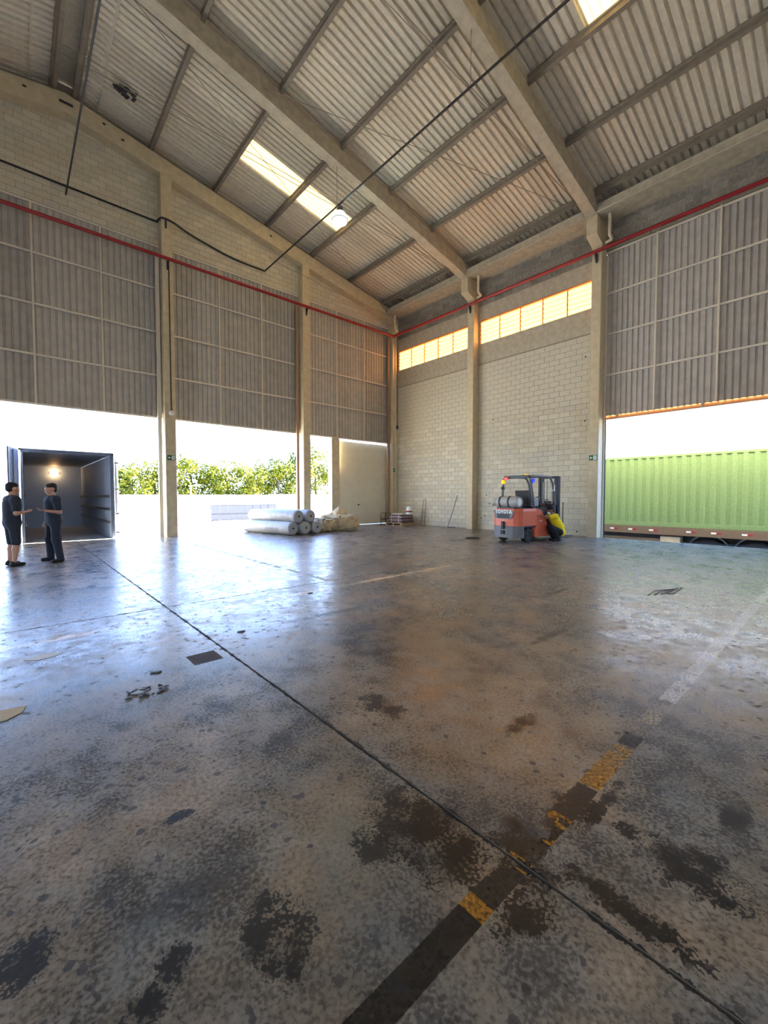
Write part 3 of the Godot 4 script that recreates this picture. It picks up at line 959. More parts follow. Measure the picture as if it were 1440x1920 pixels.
		part("foliage", mb.mesh(), leaf[rng.randi() % 3], t).set_meta("kind", "stuff")
	# tall pale metal hall across the lane, seen over the container
	var nb := thing("neighbour_hall", "tall white ribbed metal hall across the lane", "building", Vector3(13.0, GROUND, 0))
	var ws := MB.new().sheet(11.4, 0.25, 12, 0.04, 0.01, 1).mesh()
	for k in 10:
		part("wall_sheet", ws, M.hallwhite, nb).transform = Transform3D(Basis(Vector3.UP, Vector3.RIGHT, Vector3.UP.cross(Vector3.RIGHT)), Vector3(0, 0, 28 - k * 3.0))
	part("backing", sp(Vector3(0.1, 0, -2), Vector3(16, 11.4, 28)), M.hallwhite, nb)


# ------------------------------------------------------------------ pipes, cables, lamp, signs
func build_services() -> void:
	var pr := thing("fire_pipe", "red fire pipe running along the gable wall", "pipe")
	part("run", MB.new().cyl(Vector3(-28, 9.77, 0.45), Vector3(-0.45, 9.77, 0.45), 0.058, 0.058, 14).mesh(), M.red, pr)
	for x in COL_X:
		part("bracket", MB.new().prism(PackedVector2Array([Vector2(0, 0), Vector2(0.12, 0), Vector2(0.02, -0.28), Vector2(0, -0.28)]), -0.03, 0.03).mesh(), M.black, pr, Vector3(x + 0.0, 9.70, 0.36)).rotation.y = -PI / 2
	for x in [-8.6, -3.0, -13.0]:
		part("coupling", MB.new().cyl(Vector3(x - 0.05, 9.77, 0.45), Vector3(x + 0.05, 9.77, 0.45), 0.07, 0.07, 14).mesh(), M.red, pr)
	var pe := thing("fire_pipe", "red fire pipe running along the eave wall over the windows", "pipe")
	part("run", MB.new().cyl(Vector3(-0.45, 9.77, 0.45), Vector3(-0.45, 9.77, 26), 0.058, 0.058, 14).mesh(), M.red, pe)
	part("elbow", MB.new().box(Vector3(-0.45, 9.77, 0.45), Vector3(0.15, 0.15, 0.15), 0.05).mesh(), M.red, pe)
	for z in COL_Z:
		part("bracket", MB.new().prism(PackedVector2Array([Vector2(0, 0), Vector2(-0.12, 0), Vector2(-0.02, -0.28), Vector2(0, -0.28)]), -0.03, 0.03).mesh(), M.black, pe, Vector3(-0.362, 9.70, z))
	for z in [3.0, 8.2, 12.2]:
		part("sprinkler", MB.new().cyl(Vector3(-0.45, 9.72, z), Vector3(-0.45, 9.64, z), 0.02, 0.03, 8).mesh(), M.steel, pe)
	# dark conduit along the gable blocks, then a slack flexible hose
	var co := thing("conduit", "black cable conduit along the gable blocks with a slack hose end", "conduit")
	part("pipe", MB.new().cyl(Vector3(-16.62, 11.12, 0.06), Vector3(-11.45, 11.12, 0.06), 0.03, 0.03, 10).mesh(), M.black, co)
	var path := []
	var ks := [Vector3(-11.45, 11.12, 0.06), Vector3(-11.4, 11.14, 0.36), Vector3(-11.2, 11.14, 0.40), Vector3(-10.95, 11.12, 0.36), Vector3(-10.4, 11.09, 0.14), Vector3(-9.6, 10.98, 0.06), Vector3(-8.8, 10.86, 0.06), Vector3(-8.1, 10.82, 0.08), Vector3(-7.43, 10.80, 0.12)]
	var cv := Curve3D.new()
	for k in ks.size():
		var tan: Vector3 = (ks[mini(k + 1, ks.size() - 1)] - ks[maxi(k - 1, 0)]) * 0.16
		cv.add_point(ks[k], -tan, tan)
	for k in 41:
		path.append(cv.sample_baked(cv.get_baked_length() * k / 40.0))
	part("hose", MB.new().tube(path, 0.036, 9).mesh(), M.dark, co)
	part("bracket", bx(Vector3(-11.25, 10.98, 0.38), Vector3(0.05, 0.3, 0.03), 0.004), M.black, co)
	# lighting rails running the length of the hall
	for r in [[-7.43, 10.80, "carrying the glowing lamp"], [-14.03, 10.82, "under the ridge"]]:
		var t := thing("cable_rail", "thin perforated steel cable rail " + r[2], "rail", Vector3(r[0], r[1], 0.12))
		var sec := PackedVector2Array([Vector2(-0.02, -0.02), Vector2(0.02, -0.02), Vector2(0.02, 0.02), Vector2(0.016, 0.02), Vector2(0.016, -0.016), Vector2(-0.016, -0.016), Vector2(-0.016, 0.02), Vector2(-0.02, 0.02)])
		part("channel", MB.new().prism(sec, 0.0, 24.0).mesh(), M.dark, t)
		for k in 4:
			var zz: float = COL_Z[k] - 0.12
			part("hanger", MB.new().cyl(Vector3(0, 0.02, zz), Vector3(0, 10.62 + SLOPE * (14.0 - absf(r[0] - RIDGE)) - r[1], zz), 0.008, 0.008, 6).mesh(), M.wire, t)
	# high bay lamp with a faceted glass bowl
	var lamp := thing("high_bay_lamp", "glowing high bay lamp with a glass bowl hanging from a rail", "lamp", Vector3(-7.43, 10.42, 5.45))
	part("hook", MB.new().cyl(Vector3(0, 0.28, 0), Vector3(0, 0.37, 0), 0.012, 0.012, 8).mesh(), M.steel, lamp)
	part("housing", MB.new().lathe([Vector2(0, 0.30), Vector2(0.07, 0.30), Vector2(0.10, 0.27), Vector2(0.11, 0.14), Vector2(0.14, 0.12), Vector2(0.14, 0.10), Vector2(0, 0.10)], 20).mesh(), M.steel, lamp)
	var glow := plain(Color8(235, 255, 250), 0.4)
	glow.emission_enabled = true
	glow.emission = Color8(225, 250, 248)
	glow.emission_energy_multiplier = 0.5
	part("lamp_bowl", MB.new().lathe([Vector2(0.14, 0.11), Vector2(0.19, 0.06), Vector2(0.235, -0.04), Vector2(0.24, -0.12), Vector2(0.22, -0.2), Vector2(0.15, -0.24), Vector2(0, -0.25)], 14).mesh(), glow, lamp)
	part("lamp_rim", MB.new().lathe([Vector2(0.235, -0.12), Vector2(0.26, -0.12), Vector2(0.26, -0.14), Vector2(0.235, -0.14)], 24).mesh(), M.steel, lamp)
	var om := OmniLight3D.new()
	om.name = "lamp_light"
	om.light_color = Color(0.9, 1.0, 0.97)
	om.light_energy = 0.15
	om.light_size = 0.1
	om.omni_range = 60.0
	om.omni_attenuation = 2.0
	om.shadow_enabled = true
	om.position = Vector3(0, -0.08, 0)
	lamp.add_child(om)
	# bracing cables under the roof
	var ends := [[Vector3(-14.2, 13.5, 2.0), Vector3(-0.82, 10.9, 5.1), "first, over the skylight"], [Vector3(-14.2, 13.5, 2.3), Vector3(-0.82, 10.95, 5.13), "second, over the skylight"], [Vector3(-13.7, 13.45, 5.13), Vector3(-0.9, 10.95, 0.4), "crossing the gable bay the other way"], [Vector3(-14.0, 13.5, 8.76), Vector3(-0.82, 10.95, 10.38), "first, in the forklift bay"], [Vector3(-14.0, 13.5, 8.95), Vector3(-0.82, 10.9, 10.4), "second, in the forklift bay"], [Vector3(-10.0, 12.75, 5.48), Vector3(-0.82, 10.95, 10.4), "slanting across the forklift bay"]]
	for e in ends:
		var t := thing("bracing_cable", "thin steel bracing cable under the roof, " + e[2], "cable")
		part("strand", MB.new().cyl(e[0], e[1], 0.011, 0.011, 6).mesh(), M.wire, t)
		part("anchor", MB.new().box(e[1], Vector3(0.06, 0.06, 0.06), 0.01).mesh(), M.steel, t)
	# short PVC rain outlets under the gutter
	for d in [[0.62, "in the corner"], [5.80, "beside the middle column"], [11.02, "beside the loading door column"]]:
		var t := thing("drain_pipe", "short cream plastic drain pipe with elbows " + d[1], "pipe", Vector3(-0.5, 0, d[0]))
		part("drop", MB.new().cyl(Vector3(0, 10.78, 0), Vector3(0, 10.18, 0), 0.05, 0.05, 12).mesh(), M.pvc, t)
		part("collar", MB.new().cyl(Vector3(0, 10.76, 0), Vector3(0, 10.68, 0), 0.06, 0.06, 12).mesh(), M.pvc, t)
		part("elbow", MB.new().tube([Vector3(0, 10.2, 0), Vector3(0, 10.12, 0), Vector3(0.05, 10.06, 0.02), Vector3(0.14, 10.03, 0.02), Vector3(0.2, 10.03, -0.02), Vector3(0.22, 10.02, -0.16), Vector3(0.22, 10.02, -0.2)], 0.052, 12).mesh(), M.pvc, t)
	# vertical pipes at the corner column
	single("riser_pipe", MB.new().cyl(Vector3(-0.18, 0.4, 0.34), Vector3(-0.18, 10.3, 0.34), 0.025, 0.025, 8).mesh(), M.pvc, "thin pale riser pipe on the corner column", "pipe")
	var rp := thing("switch_conduit", "thin dark conduit with a switch box on the corner column", "conduit")
	part("pipe", MB.new().cyl(Vector3(-0.05, 5.2, 0.33), Vector3(-0.05, 10.0, 0.33), 0.02, 0.02, 8).mesh(), M.dark, rp)
	part("switch_box", bx(Vector3(-0.07, 5.12, 0.34), Vector3(0.1, 0.16, 0.08), 0.01), M.dark, rp)
	var cc := thing("column_conduit", "thin dark conduit with a box on the trailer side gable column", "conduit")
	part("pipe", MB.new().cyl(Vector3(-11.18, 4.5, 0.38), Vector3(-11.18, 9.6, 0.38), 0.018, 0.018, 8).mesh(), M.dark, cc)
	part("siren", MB.new().cyl(Vector3(-11.18, 4.42, 0.36), Vector3(-11.18, 4.42, 0.46), 0.09, 0.07, 14).mesh(), M.white, cc)
	var tc := thing("thin_cable", "thin grey cable sagging across the corner gable blocks", "cable")
	var tp := []
	for k in 21:
		var u := k / 20.0
		tp.append(Vector3(lerpf(-7.4, -0.3, u), lerpf(11.28, 10.82, u) - 0.5 * u * (1.0 - u), 0.40 if u > 0.18 and u < 0.32 else 0.36))
	part("strand", MB.new().tube(tp, 0.01, 6).mesh(), M.wire, tc)
	var nest := thing("wasp_nest", "small dark ragged nest stuck under the roof sheets near the ridge", "nest", Vector3(-12.64, 13.66, 1.67))
	for k in 16:
		var o := part("clump", bx(Vector3.ZERO, Vector3(rng.randf_range(0.08, 0.2), 0.05, rng.randf_range(0.08, 0.18)), 0.02), M.dark, nest, Vector3(rng.randf_range(-0.28, 0.28), rng.randf_range(-0.02, 0.02), rng.randf_range(-0.2, 0.2)))
		o.rotation = Vector3(0, rng.randf() * TAU, -atan(SLOPE))
	for q in [[-14.95, 13.33, "left of the peak"], [-13.01, 13.37, "just right of the peak"], [-12.5, 13.15, "over the trailer side column"], [-7.26, 12.18, "over the end of the cable rail"]]:
		single("beam_socket", bx(Vector3.ZERO, Vector3(0.09, 0.06, 0.02), 0.01), M.dark, "dark cast-in socket on the gable beam " + q[2], "socket", Vector3(q[0], q[1], 0.362), "sockets on the gable beam")
	single("beam_plate", bx(Vector3.ZERO, Vector3(0.34, 0.07, 0.03), 0.006), M.dark, "dark steel plate at the peak of the gable beam", "plate", Vector3(-13.98, 13.42, 0.372))
	# exit signs: plate, arrow, figure panel
	for s in [[Vector3(-0.366, 2.79, 10.57), -PI / 2, "on the column at the loading door"], [Vector3(-11.215, 2.83, 0.366), 0.0, "on the gable column beside the trailer"], [Vector3(-0.2, 2.84, 0.304), 0.0, "on the corner column"]]:
		var t := thing("exit_sign", "green exit sign with white arrow " + s[2], "sign", s[0], s[1])
		part("plate", bx(Vector3(0, 0, 0.004), Vector3(0.27, 0.18, 0.008), 0.002), M.green_sign, t)
		part("arrow", MB.new().prism(PackedVector2Array([Vector2(-0.115, 0), Vector2(-0.065, 0.045), Vector2(-0.065, 0.015), Vector2(-0.01, 0.015), Vector2(-0.01, -0.015), Vector2(-0.065, -0.015), Vector2(-0.065, -0.045)]), 0.008, 0.011).mesh(), M.sign_white, t)
		part("doorway", bx(Vector3(0.065, 0, 0.0095), Vector3(0.1, 0.14, 0.003)), M.sign_white, t)
		var fg := MB.new()
		fg.cyl(Vector3(0.068, 0.042, 0.011), Vector3(0.068, 0.042, 0.013), 0.013, 0.013, 10)
		for q in [[0.066, 0.028, 0.06, -0.012, 0.012], [0.06, -0.012, 0.04, -0.05, 0.009], [0.06, -0.012, 0.085, -0.03, 0.009], [0.085, -0.03, 0.088, -0.055, 0.008], [0.066, 0.02, 0.04, 0.002, 0.007], [0.066, 0.02, 0.094, 0.006, 0.007]]:
			var a := Vector3(q[0], q[1], 0.012)
			var b := Vector3(q[2], q[3], 0.012)
			var nrm: Vector3 = (b - a).cross(Vector3(0, 0, 1)).normalized() * q[4] * 0.5
			fg.quad(a + nrm, b + nrm, b - nrm, a - nrm, Vector3(0, 0, 1))
		part("figure", fg.mesh(), M.green_sign, t)


# ------------------------------------------------------------------ box trailer backed up to the gable door
func build_truck() -> void:
	var t := thing("box_trailer", "dark box trailer with open rear doors backed up to the gable opening", "trailer", Vector3(-14.1, 0, -0.32))
	var inner := mottled(Color8(150, 164, 190), Color8(172, 186, 208), 1.2, 0.6, 0.02, 111)  # pale blue veil of glare painted into the interior colour
	var shell := mottled(Color8(86, 98, 120), Color8(110, 122, 142), 1.5, 0.6, 0.02, 112)
	var w := 1.19
	var h := 2.9
	var l := 8.4
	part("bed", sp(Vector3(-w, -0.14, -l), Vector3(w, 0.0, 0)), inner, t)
	part("roof", sp(Vector3(-w, h - 0.05, -l), Vector3(w, h, 0)), shell, t)
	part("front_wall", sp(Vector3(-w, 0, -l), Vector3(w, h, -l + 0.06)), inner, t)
	for s in [-1.0, 1.0]:
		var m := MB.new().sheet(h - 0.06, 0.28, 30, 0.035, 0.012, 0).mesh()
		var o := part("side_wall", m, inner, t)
		if s > 0:
			o.transform = Transform3D(Basis(Vector3.UP, Vector3.RIGHT, Vector3(0, 0, -1)), Vector3(w - 0.06, 0, 0))
		else:
			o.transform = Transform3D(Basis(Vector3.UP, Vector3.LEFT, Vector3(0, 0, 1)), Vector3(-w + 0.06, 0, -l))
		part("corner_post", sp(Vector3(s * w - 0.05, -0.14, -0.1), Vector3(s * w + 0.05, h + 0.02, 0.02), 0.008), shell, t)
		for y in [0.55, 1.0, 1.45]:
			part("lashing_rail", sp(Vector3(s * (w - 0.09) - 0.01, y - 0.04, -l + 0.1), Vector3(s * (w - 0.09) + 0.01, y + 0.04, -0.15)), M.steel, t)
	part("header", sp(Vector3(-w - 0.05, h - 0.08, -0.1), Vector3(w + 0.05, h + 0.03, 0.02), 0.008), shell, t)
	# right leaf folded back along the side, left leaf swung half open
	var right := thing_part("door", t, Vector3(w + 0.16, 0, -0.1), -PI / 2 + 0.06)
	part("panel", sp(Vector3(-1.22, 0.9, -0.02), Vector3(0.0, 2.72, 0.02), 0.006), M.white, right)
	part("locking_bar", MB.new().cyl(Vector3(-0.02, 0.05, 0.05), Vector3(-0.02, 2.78, 0.05), 0.02, 0.02, 8).mesh(), M.steel, right)
	var left := thing_part("door", t, Vector3(-w - 0.02, 0, 0.04), -PI / 2 - 0.22)
	part("panel", sp(Vector3(0, 0.02, -0.02), Vector3(1.22, h - 0.04, 0.02), 0.006), shell, left)
	part("locking_bar", MB.new().cyl(Vector3(0.9, 0.05, -0.05), Vector3(0.9, h - 0.1, -0.05), 0.02, 0.02, 8).mesh(), M.steel, left)
	for y in [0.2, 0.85, 1.7, 2.6]:
		part("hinge", sp(Vector3(w + 0.04, y - 0.03, -0.05), Vector3(w + 0.18, y + 0.03, -0.02), 0.004), M.steel, t)
	part("chassis", sp(Vector3(-0.45, -0.55, -l + 0.3), Vector3(0.45, -0.15, -0.2)), M.dark, t)
	for z in [-1.2, -2.5]:
		for s in [-1.0, 1.0]:
			wheel(t, "wheel", Vector3(s * 1.0, GROUND + 0.47, z), 0.47, 0.3, Vector3(s, 0, 0))
	part("cab", sp(Vector3(-1.2, -0.6, -l - 2.2), Vector3(1.2, 1.9, -l - 0.5), 0.15), M.white, t)
	for s in [-1.0, 1.0]:
		wheel(t, "wheel", Vector3(s * 1.0, GROUND + 0.47, -l - 1.3), 0.47, 0.3, Vector3(s, 0, 0))
	var gl := plain(Color8(255, 210, 150), 0.5)
	gl.emission_enabled = true
	gl.emission = Color8(255, 190, 120)
	gl.emission_energy_multiplier = 0.6
	part("interior_lamp", bx(Vector3(0.1, 2.55, -l + 0.1), Vector3(0.34, 0.1, 0.04), 0.02), gl, t)
	var om := OmniLight3D.new()
	om.name = "trailer_lamp_light"
	om.light_color = Color(1.0, 0.8, 0.55)
	om.light_energy = 0.05
	om.light_size = 0.08
	om.omni_range = 30.0
	om.omni_attenuation = 2.0
	om.shadow_enabled = true
	om.position = Vector3(0.1, 2.55, -l + 0.22)
	t.add_child(om)

func thing_part(called: String, parent: Node, at: Vector3, turn: float) -> Node3D:
	var o := Node3D.new()
	o.name = called
	parent.add_child(o, true)
	o.position = at
	o.rotation.y = turn
	return o

func wheel(parent: Node, called: String, at: Vector3, r: float, w: float, axle: Vector3, hub := Color8(120, 116, 110)) -> void:
	# tyre with rounded shoulders and grooves, hub as a sub-part; the outer face looks along axle
	var mb := MB.new()
	mb.xf = Transform3D(Basis(Quaternion(Vector3.UP, axle.normalized())), Vector3.ZERO)
	mb.lathe([Vector2(r * 0.55, -w / 2), Vector2(r * 0.88, -w / 2), Vector2(r * 0.97, -w * 0.4), Vector2(r, -w * 0.25), Vector2(r, -w * 0.04), Vector2(r * 0.975, -w * 0.03), Vector2(r * 0.975, w * 0.03), Vector2(r, w * 0.04), Vector2(r, w * 0.25), Vector2(r * 0.97, w * 0.4), Vector2(r * 0.88, w / 2), Vector2(r * 0.55, w / 2), Vector2(r * 0.55, -w / 2)], 28)
	var o := part(called, mb.mesh(), M.black, parent, at)
	var hb := MB.new()
	hb.xf = mb.xf
	hb.lathe([Vector2(0, -w * 0.3), Vector2(r * 0.55, -w * 0.4), Vector2(r * 0.56, w * 0.42), Vector2(r * 0.5, w * 0.42), Vector2(r * 0.42, w * 0.2), Vector2(r * 0.24, w * 0.2), Vector2(r * 0.2, w * 0.34), Vector2(0, w * 0.34)], 24)
	part("hub", hb.mesh(), plain(hub, 0.6), o)
	for k in 6:
		var a := TAU * k / 6.0
		var nb := MB.new()
		nb.xf = mb.xf
		var c := Vector3(cos(a) * r * 0.33, w * 0.2, sin(a) * r * 0.33)
		nb.cyl(c, c + Vector3(0, w * 0.08, 0), r * 0.035, r * 0.035, 6)
		part("wheel_nut", nb.mesh(), M.steel, o)


# ------------------------------------------------------------------ container on its trailer, in the lane
func build_container() -> void:
	var green := mottled(Color8(98, 126, 80), Color8(124, 152, 100), 1.1, 0.55, 0.02, 121)
	var z0 := 6.2
	var z1 := 18.3
	var x0 := 2.2
	var c := thing("shipping_container", "green corrugated shipping container on a trailer outside the loading door", "container", Vector3(x0, 0, 0))
	var y0 := 0.34
	var y1 := 2.95
	var n := int((z1 - z0 - 0.3) / 0.278)
	var side := MB.new().sheet(y1 - y0 - 0.22, 0.278, n, 0.036, 0.008, 0).mesh()
	part("side_panel", side, green, c).transform = Transform3D(Basis(Vector3.UP, Vector3.LEFT, Vector3(0, 0, 1)), Vector3(0.045, y0 + 0.14, z0 + 0.16))
	part("side_panel", side, green, c).transform = Transform3D(Basis(Vector3.UP, Vector3.RIGHT, Vector3(0, 0, -1)), Vector3(2.395, y0 + 0.14, z0 + 0.16 + n * 0.278))
	part("roof", sp(Vector3(0.02, y1 - 0.05, z0), Vector3(2.42, y1 - 0.02, z1)), green, c)
	for x in [0.0, 2.38]:
		part("bottom_rail", sp(Vector3(x, y0, z0), Vector3(x + 0.06, y0 + 0.15, z1), 0.006), green, c)
		part("top_rail", sp(Vector3(x, y1 - 0.085, z0), Vector3(x + 0.06, y1, z1), 0.006), green, c)
		for z in [z0, z1 - 0.17]:
			part("corner_post", sp(Vector3(x - 0.005, y0, z), Vector3(x + 0.12, y1 + 0.005, z + 0.17), 0.008), green, c)
	part("end_wall", sp(Vector3(0.05, y0 + 0.1, z0 + 0.03), Vector3(2.39, y1 - 0.06, z0 + 0.07)), green, c)
	part("end_wall", sp(Vector3(0.05, y0 + 0.1, z1 - 0.07), Vector3(2.39, y1 - 0.06, z1 - 0.03)), green, c)
	part("container_floor", sp(Vector3(0.05, y0 + 0.02, z0), Vector3(2.39, y0 + 0.09, z1)), M.dark, c)
	# trailer chassis
	var frame := mottled(Color8(92, 78, 62), Color8(120, 104, 84), 0.8, 0.8, 0.03, 123)
	var t := thing("container_trailer", "brown flatbed container trailer with reflective tape under the green container", "trailer", Vector3(x0, 0, 0))
	part("side_beam", sp(Vector3(-0.02, 0.05, z0 - 0.2), Vector3(0.12, 0.335, z1 + 0.2), 0.006), frame, t)
	part("side_beam", sp(Vector3(2.3, 0.05, z0 - 0.2), Vector3(2.44, 0.335, z1 + 0.2), 0.006), frame, t)
	for z in range(7, 19):
		part("cross_member", sp(Vector3(0.1, 0.1, z - 0.05), Vector3(2.32, 0.3, z + 0.05)), frame, t)
	for x in [0.75, 1.55]:
		part("main_beam", sp(Vector3(x, -0.3, z0), Vector3(x + 0.14, 0.1, z1)), M.dark, t)
	var k := 0
	for z in [10.25, 10.9, 11.6, 12.75, 13.45, 14.25, 15.1]:
		part("reflector_white", sp(Vector3(-0.026, 0.17, z), Vector3(-0.018, 0.225, z + 0.14)), M.white, t)
		part("reflector_red", sp(Vector3(-0.026, 0.17, z + 0.14), Vector3(-0.018, 0.225, z + 0.28)), M.red, t)
		k += 1
	part("under_run_bar", sp(Vector3(0.05, -0.22, 10.0), Vector3(0.12, -0.10, 11.95), 0.005), frame, t)
	part("under_run_bar", sp(Vector3(0.05, -0.55, 10.0), Vector3(0.12, -0.43, 11.95), 0.005), frame, t)
	part("tool_box", sp(Vector3(0.02, -0.45, 11.95), Vector3(0.5, 0.0, 12.55), 0.02), M.plaster, t)
	for z in [13.35, 14.6, 15.85]:
		wheel(t, "wheel", Vector3(0.32, GROUND + 0.52, z), 0.52, 0.28, Vector3(-1, 0, 0))
		wheel(t, "wheel", Vector3(2.12, GROUND + 0.52, z), 0.52, 0.28, Vector3(1, 0, 0))
		var arc := []
		for q in 13:
			var a := lerpf(0.15, PI - 0.15, q / 12.0)
			arc.append(Vector2(cos(a) * 0.63, sin(a) * 0.63))
		for q in range(12, -1, -1):
			var a := lerpf(0.15, PI - 0.15, q / 12.0)
			arc.append(Vector2(cos(a) * 0.605, sin(a) * 0.605))
		var fm := MB.new()
		fm.xf = Transform3D(Basis(Vector3(0, 1, 0), PI / 2), Vector3.ZERO)
		fm.prism(PackedVector2Array(arc), -0.2, 0.2)
		part("mudguard", fm.mesh(), M.steel, t, Vector3(0.32, GROUND + 0.54, z))
	for z in [8.4]:
		part("landing_leg", sp(Vector3(0.45, GROUND, z), Vector3(0.6, 0.1, z + 0.15)), frame, t)
		part("landing_leg", sp(Vector3(1.85, GROUND, z), Vector3(2.0, 0.1, z + 0.15)), frame, t)


# ------------------------------------------------------------------ goods on the floor
func build_stock() -> void:
	var wrap := mottled(Color8(150, 150, 146), Color8(176, 176, 172), 0.5, 0.5, 0.02, 131)
	var core := plain(Color8(70, 60, 50), 0.9)
	# fabric rolls: far end, near end, radius, label
	var rolls := [[Vector3(-8.35, 0.25, 0.10), Vector3(-7.72, 0.25, 2.85), "bottom roll at the front of the stack"], [Vector3(-7.8, 0.25, 0.0), Vector3(-7.17, 0.25, 2.85), "bottom roll second from the front"], [Vector3(-7.25, 0.25, 0.1), Vector3(-6.63, 0.25, 2.8), "bottom roll beside the kraft bundle"], [Vector3(-8.08, 0.686, 0.05), Vector3(-7.44, 0.686, 2.78), "top roll at the front of the stack"], [Vector3(-7.52, 0.686, 0.0), Vector3(-6.9, 0.686, 2.75), "top roll at the back of the stack"]]
	for r in rolls:
		var d: Vector3 = (r[1] - r[0]).normalized()
		var o := thing("fabric_roll", "thick white plastic wrapped roll, " + r[2], "roll", r[0], 0.0, "wrapped rolls by the gable opening")
		var len: float = (r[1] - r[0]).length()
		var q := Transform3D(Basis(Quaternion(Vector3.UP, d)), Vector3.ZERO)
		var mb := MB.new()
		mb.xf = q
		# body in rings, with a few soft folds of the wrapping
		var prof := [Vector2(0.05, 0.0), Vector2(0.17, 0.005), Vector2(0.22, 0.03), Vector2(0.243, 0.09)]
		for k in range(1, 24):
			prof.append(Vector2(0.247 + 0.003 * sin(k * 2.1 + r[0].x * 9.0), lerpf(0.09, len - 0.08, k / 24.0)))
		prof.append_array([Vector2(0.245, len - 0.08), Vector2(0.235, len - 0.03), Vector2(0.2, len), Vector2(0.15, len - 0.004), Vector2(0.045, len - 0.012)])
		mb.lathe(prof, 30)
		part("wrapping", mb.mesh(), wrap, o)
		var cb := MB.new()
		cb.xf = q
		cb.cyl(Vector3(0, 0.01, 0), Vector3(0, len - 0.01, 0), 0.045, 0.045, 14)
		part("core", cb.mesh(), core, o)
		for k in 7:
			var bd := MB.new()
			bd.xf = q
			var y := len * 0.5 + k * 0.11
			var pts := []
			for a in 10:
				var an := PI * 0.62 + a * 0.12
				pts.append(Vector3(cos(an) * 0.2505, y + a * 0.016, sin(an) * 0.2505))
			bd.tube(pts, 0.003, 4)
			part("crease", bd.mesh(), wrap, o)
	# crumpled kraft paper bundles
	var kraft := mottled(Color8(176, 154, 112), Color8(206, 186, 146), 0.5, 0.8, 0.03, 133)
	var fn := noise(1.0, 3, FastNoiseLite.TYPE_SIMPLEX, 77)
	for b in [[Vector3(-6.1, 0.27, 1.6), Vector3(0.42, 0.28, 1.0), "long crumpled kraft paper bundle beside the rolls", 0.22], [Vector3(-4.98, 0.34, 1.9), Vector3(0.62, 0.36, 0.75), "tallest crumpled kraft paper bundle with an open peak", 0.22]]:
		var mb := MB.new()
		var nu := 34
		var nv := 18
		var grid := []
		for i in nv + 1:
			var row := []
			for j in nu:
				var th := PI * i / nv
				var ph := TAU * j / nu
				var d := Vector3(sin(th) * cos(ph), cos(th), sin(th) * sin(ph))
				var e: float = 1.0 + 0.30 * fn.get_noise_3dv(d * 1.7 + b[0]) + 0.14 * absf(fn.get_noise_3dv(d * 5.0 + b[0] * 2.0))
				var p: Vector3 = Vector3(signf(d.x) * pow(absf(d.x), 0.7), signf(d.y) * pow(absf(d.y), 0.6), signf(d.z) * pow(absf(d.z), 0.7)) * b[1] * e
				if b[2].begins_with("tallest"):
					p.y += 0.30 * maxf(0.0, 1.0 - Vector2(p.x + 0.05, p.z).length() / 0.35)
				p.y = maxf(p.y, -b[0].y)
				row.append(p)
			grid.append(row)
		for i in nv:
			for j in nu:
				var a: Vector3 = grid[i][j]
				var c: Vector3 = grid[i][(j + 1) % nu]
				var e2: Vector3 = grid[i + 1][(j + 1) % nu]
				var f: Vector3 = grid[i + 1][j]
				if (a - c).length() > 1e-5:
					mb.tri(a, c, e2, (a + c + e2))
				if (e2 - f).length() > 1e-5:
					mb.tri(a, e2, f, (a + e2 + f))
		var t := thing("kraft_bundle", b[2], "paper bundle", b[0], b[3])
		part("wrapping", mb.mesh(), kraft, t)
		part("twine", MB.new().tube([Vector3(-0.36, 0.1, -0.1), Vector3(-0.2, 0.32, -0.1), Vector3(0.1, 0.34, -0.1), Vector3(0.3, 0.22, -0.1)], 0.006, 5).mesh(), core, t)
	# pallet with flat packs near the corner
	var wood := mottled(Color8(150, 120, 84), Color8(190, 160, 120), 0.5, 0.85, 0.03, 135)
	var p := thing("pallet", "wooden pallet under the dark flat packs near the corner", "pallet", Vector3(-0.95, 0, 1.55), 0.06)
	for k in 6:
		part("deck_board", bx(Vector3(-0.5 + k * 0.2, 0.133, 0), Vector3(0.12, 0.022, 1.15), 0.003), wood, p)
	for z in [-0.5, 0.0, 0.5]:
		part("stringer", bx(Vector3(0, 0.072, z), Vector3(1.1, 0.1, 0.09), 0.003), wood, p)
	for x in [-0.45, 0.45]:
		part("base_board", bx(Vector3(x, 0.011, 0), Vector3(0.12, 0.022, 1.15), 0.003), wood, p)
	var packs := [[0.0, 0.195, 0.3, 0.95, 0.09, Color8(52, 44, 46), "lowest dark flat pack on the pallet"], [0.02, 0.28, 0.28, 0.92, 0.08, Color8(150, 96, 92), "reddish flat pack low in the pallet pile"], [-0.03, 0.36, 0.3, 0.9, 0.07, Color8(42, 40, 44), "middle black flat pack in the pallet pile"], [0.04, 0.435, 0.25, 0.86, 0.07, Color8(176, 140, 132), "pinkish flat pack in the pallet pile"], [0.0, 0.505, 0.32, 0.8, 0.06, Color8(48, 46, 52), "topmost black flat pack of the pallet pile"]]
	for q in packs:
		var o := thing("flat_pack", q[6], "package", Vector3(-0.95 + q[0], q[1] + 0.0, 1.55), q[2] * 0.4 - 0.05)
		part("pack", bx(Vector3.ZERO, Vector3(0.9, q[4] - 0.004, q[3]), 0.02), mottled(q[5], q[5].lightened(0.25), 0.3, 0.5, 0.04, 140 + int(q[1] * 100)), o)
		for z in [-0.25, 0.25]:
			part("strap", bx(Vector3(0, 0, z), Vector3(0.912, q[4] + 0.002, 0.03), 0.004), M.pvc, o)
	var can := thing("paper_sack", "small white and red paper sack on top of the pallet pile", "sack", Vector3(-0.78, 0.535, 1.95))
	var sk := MB.new()
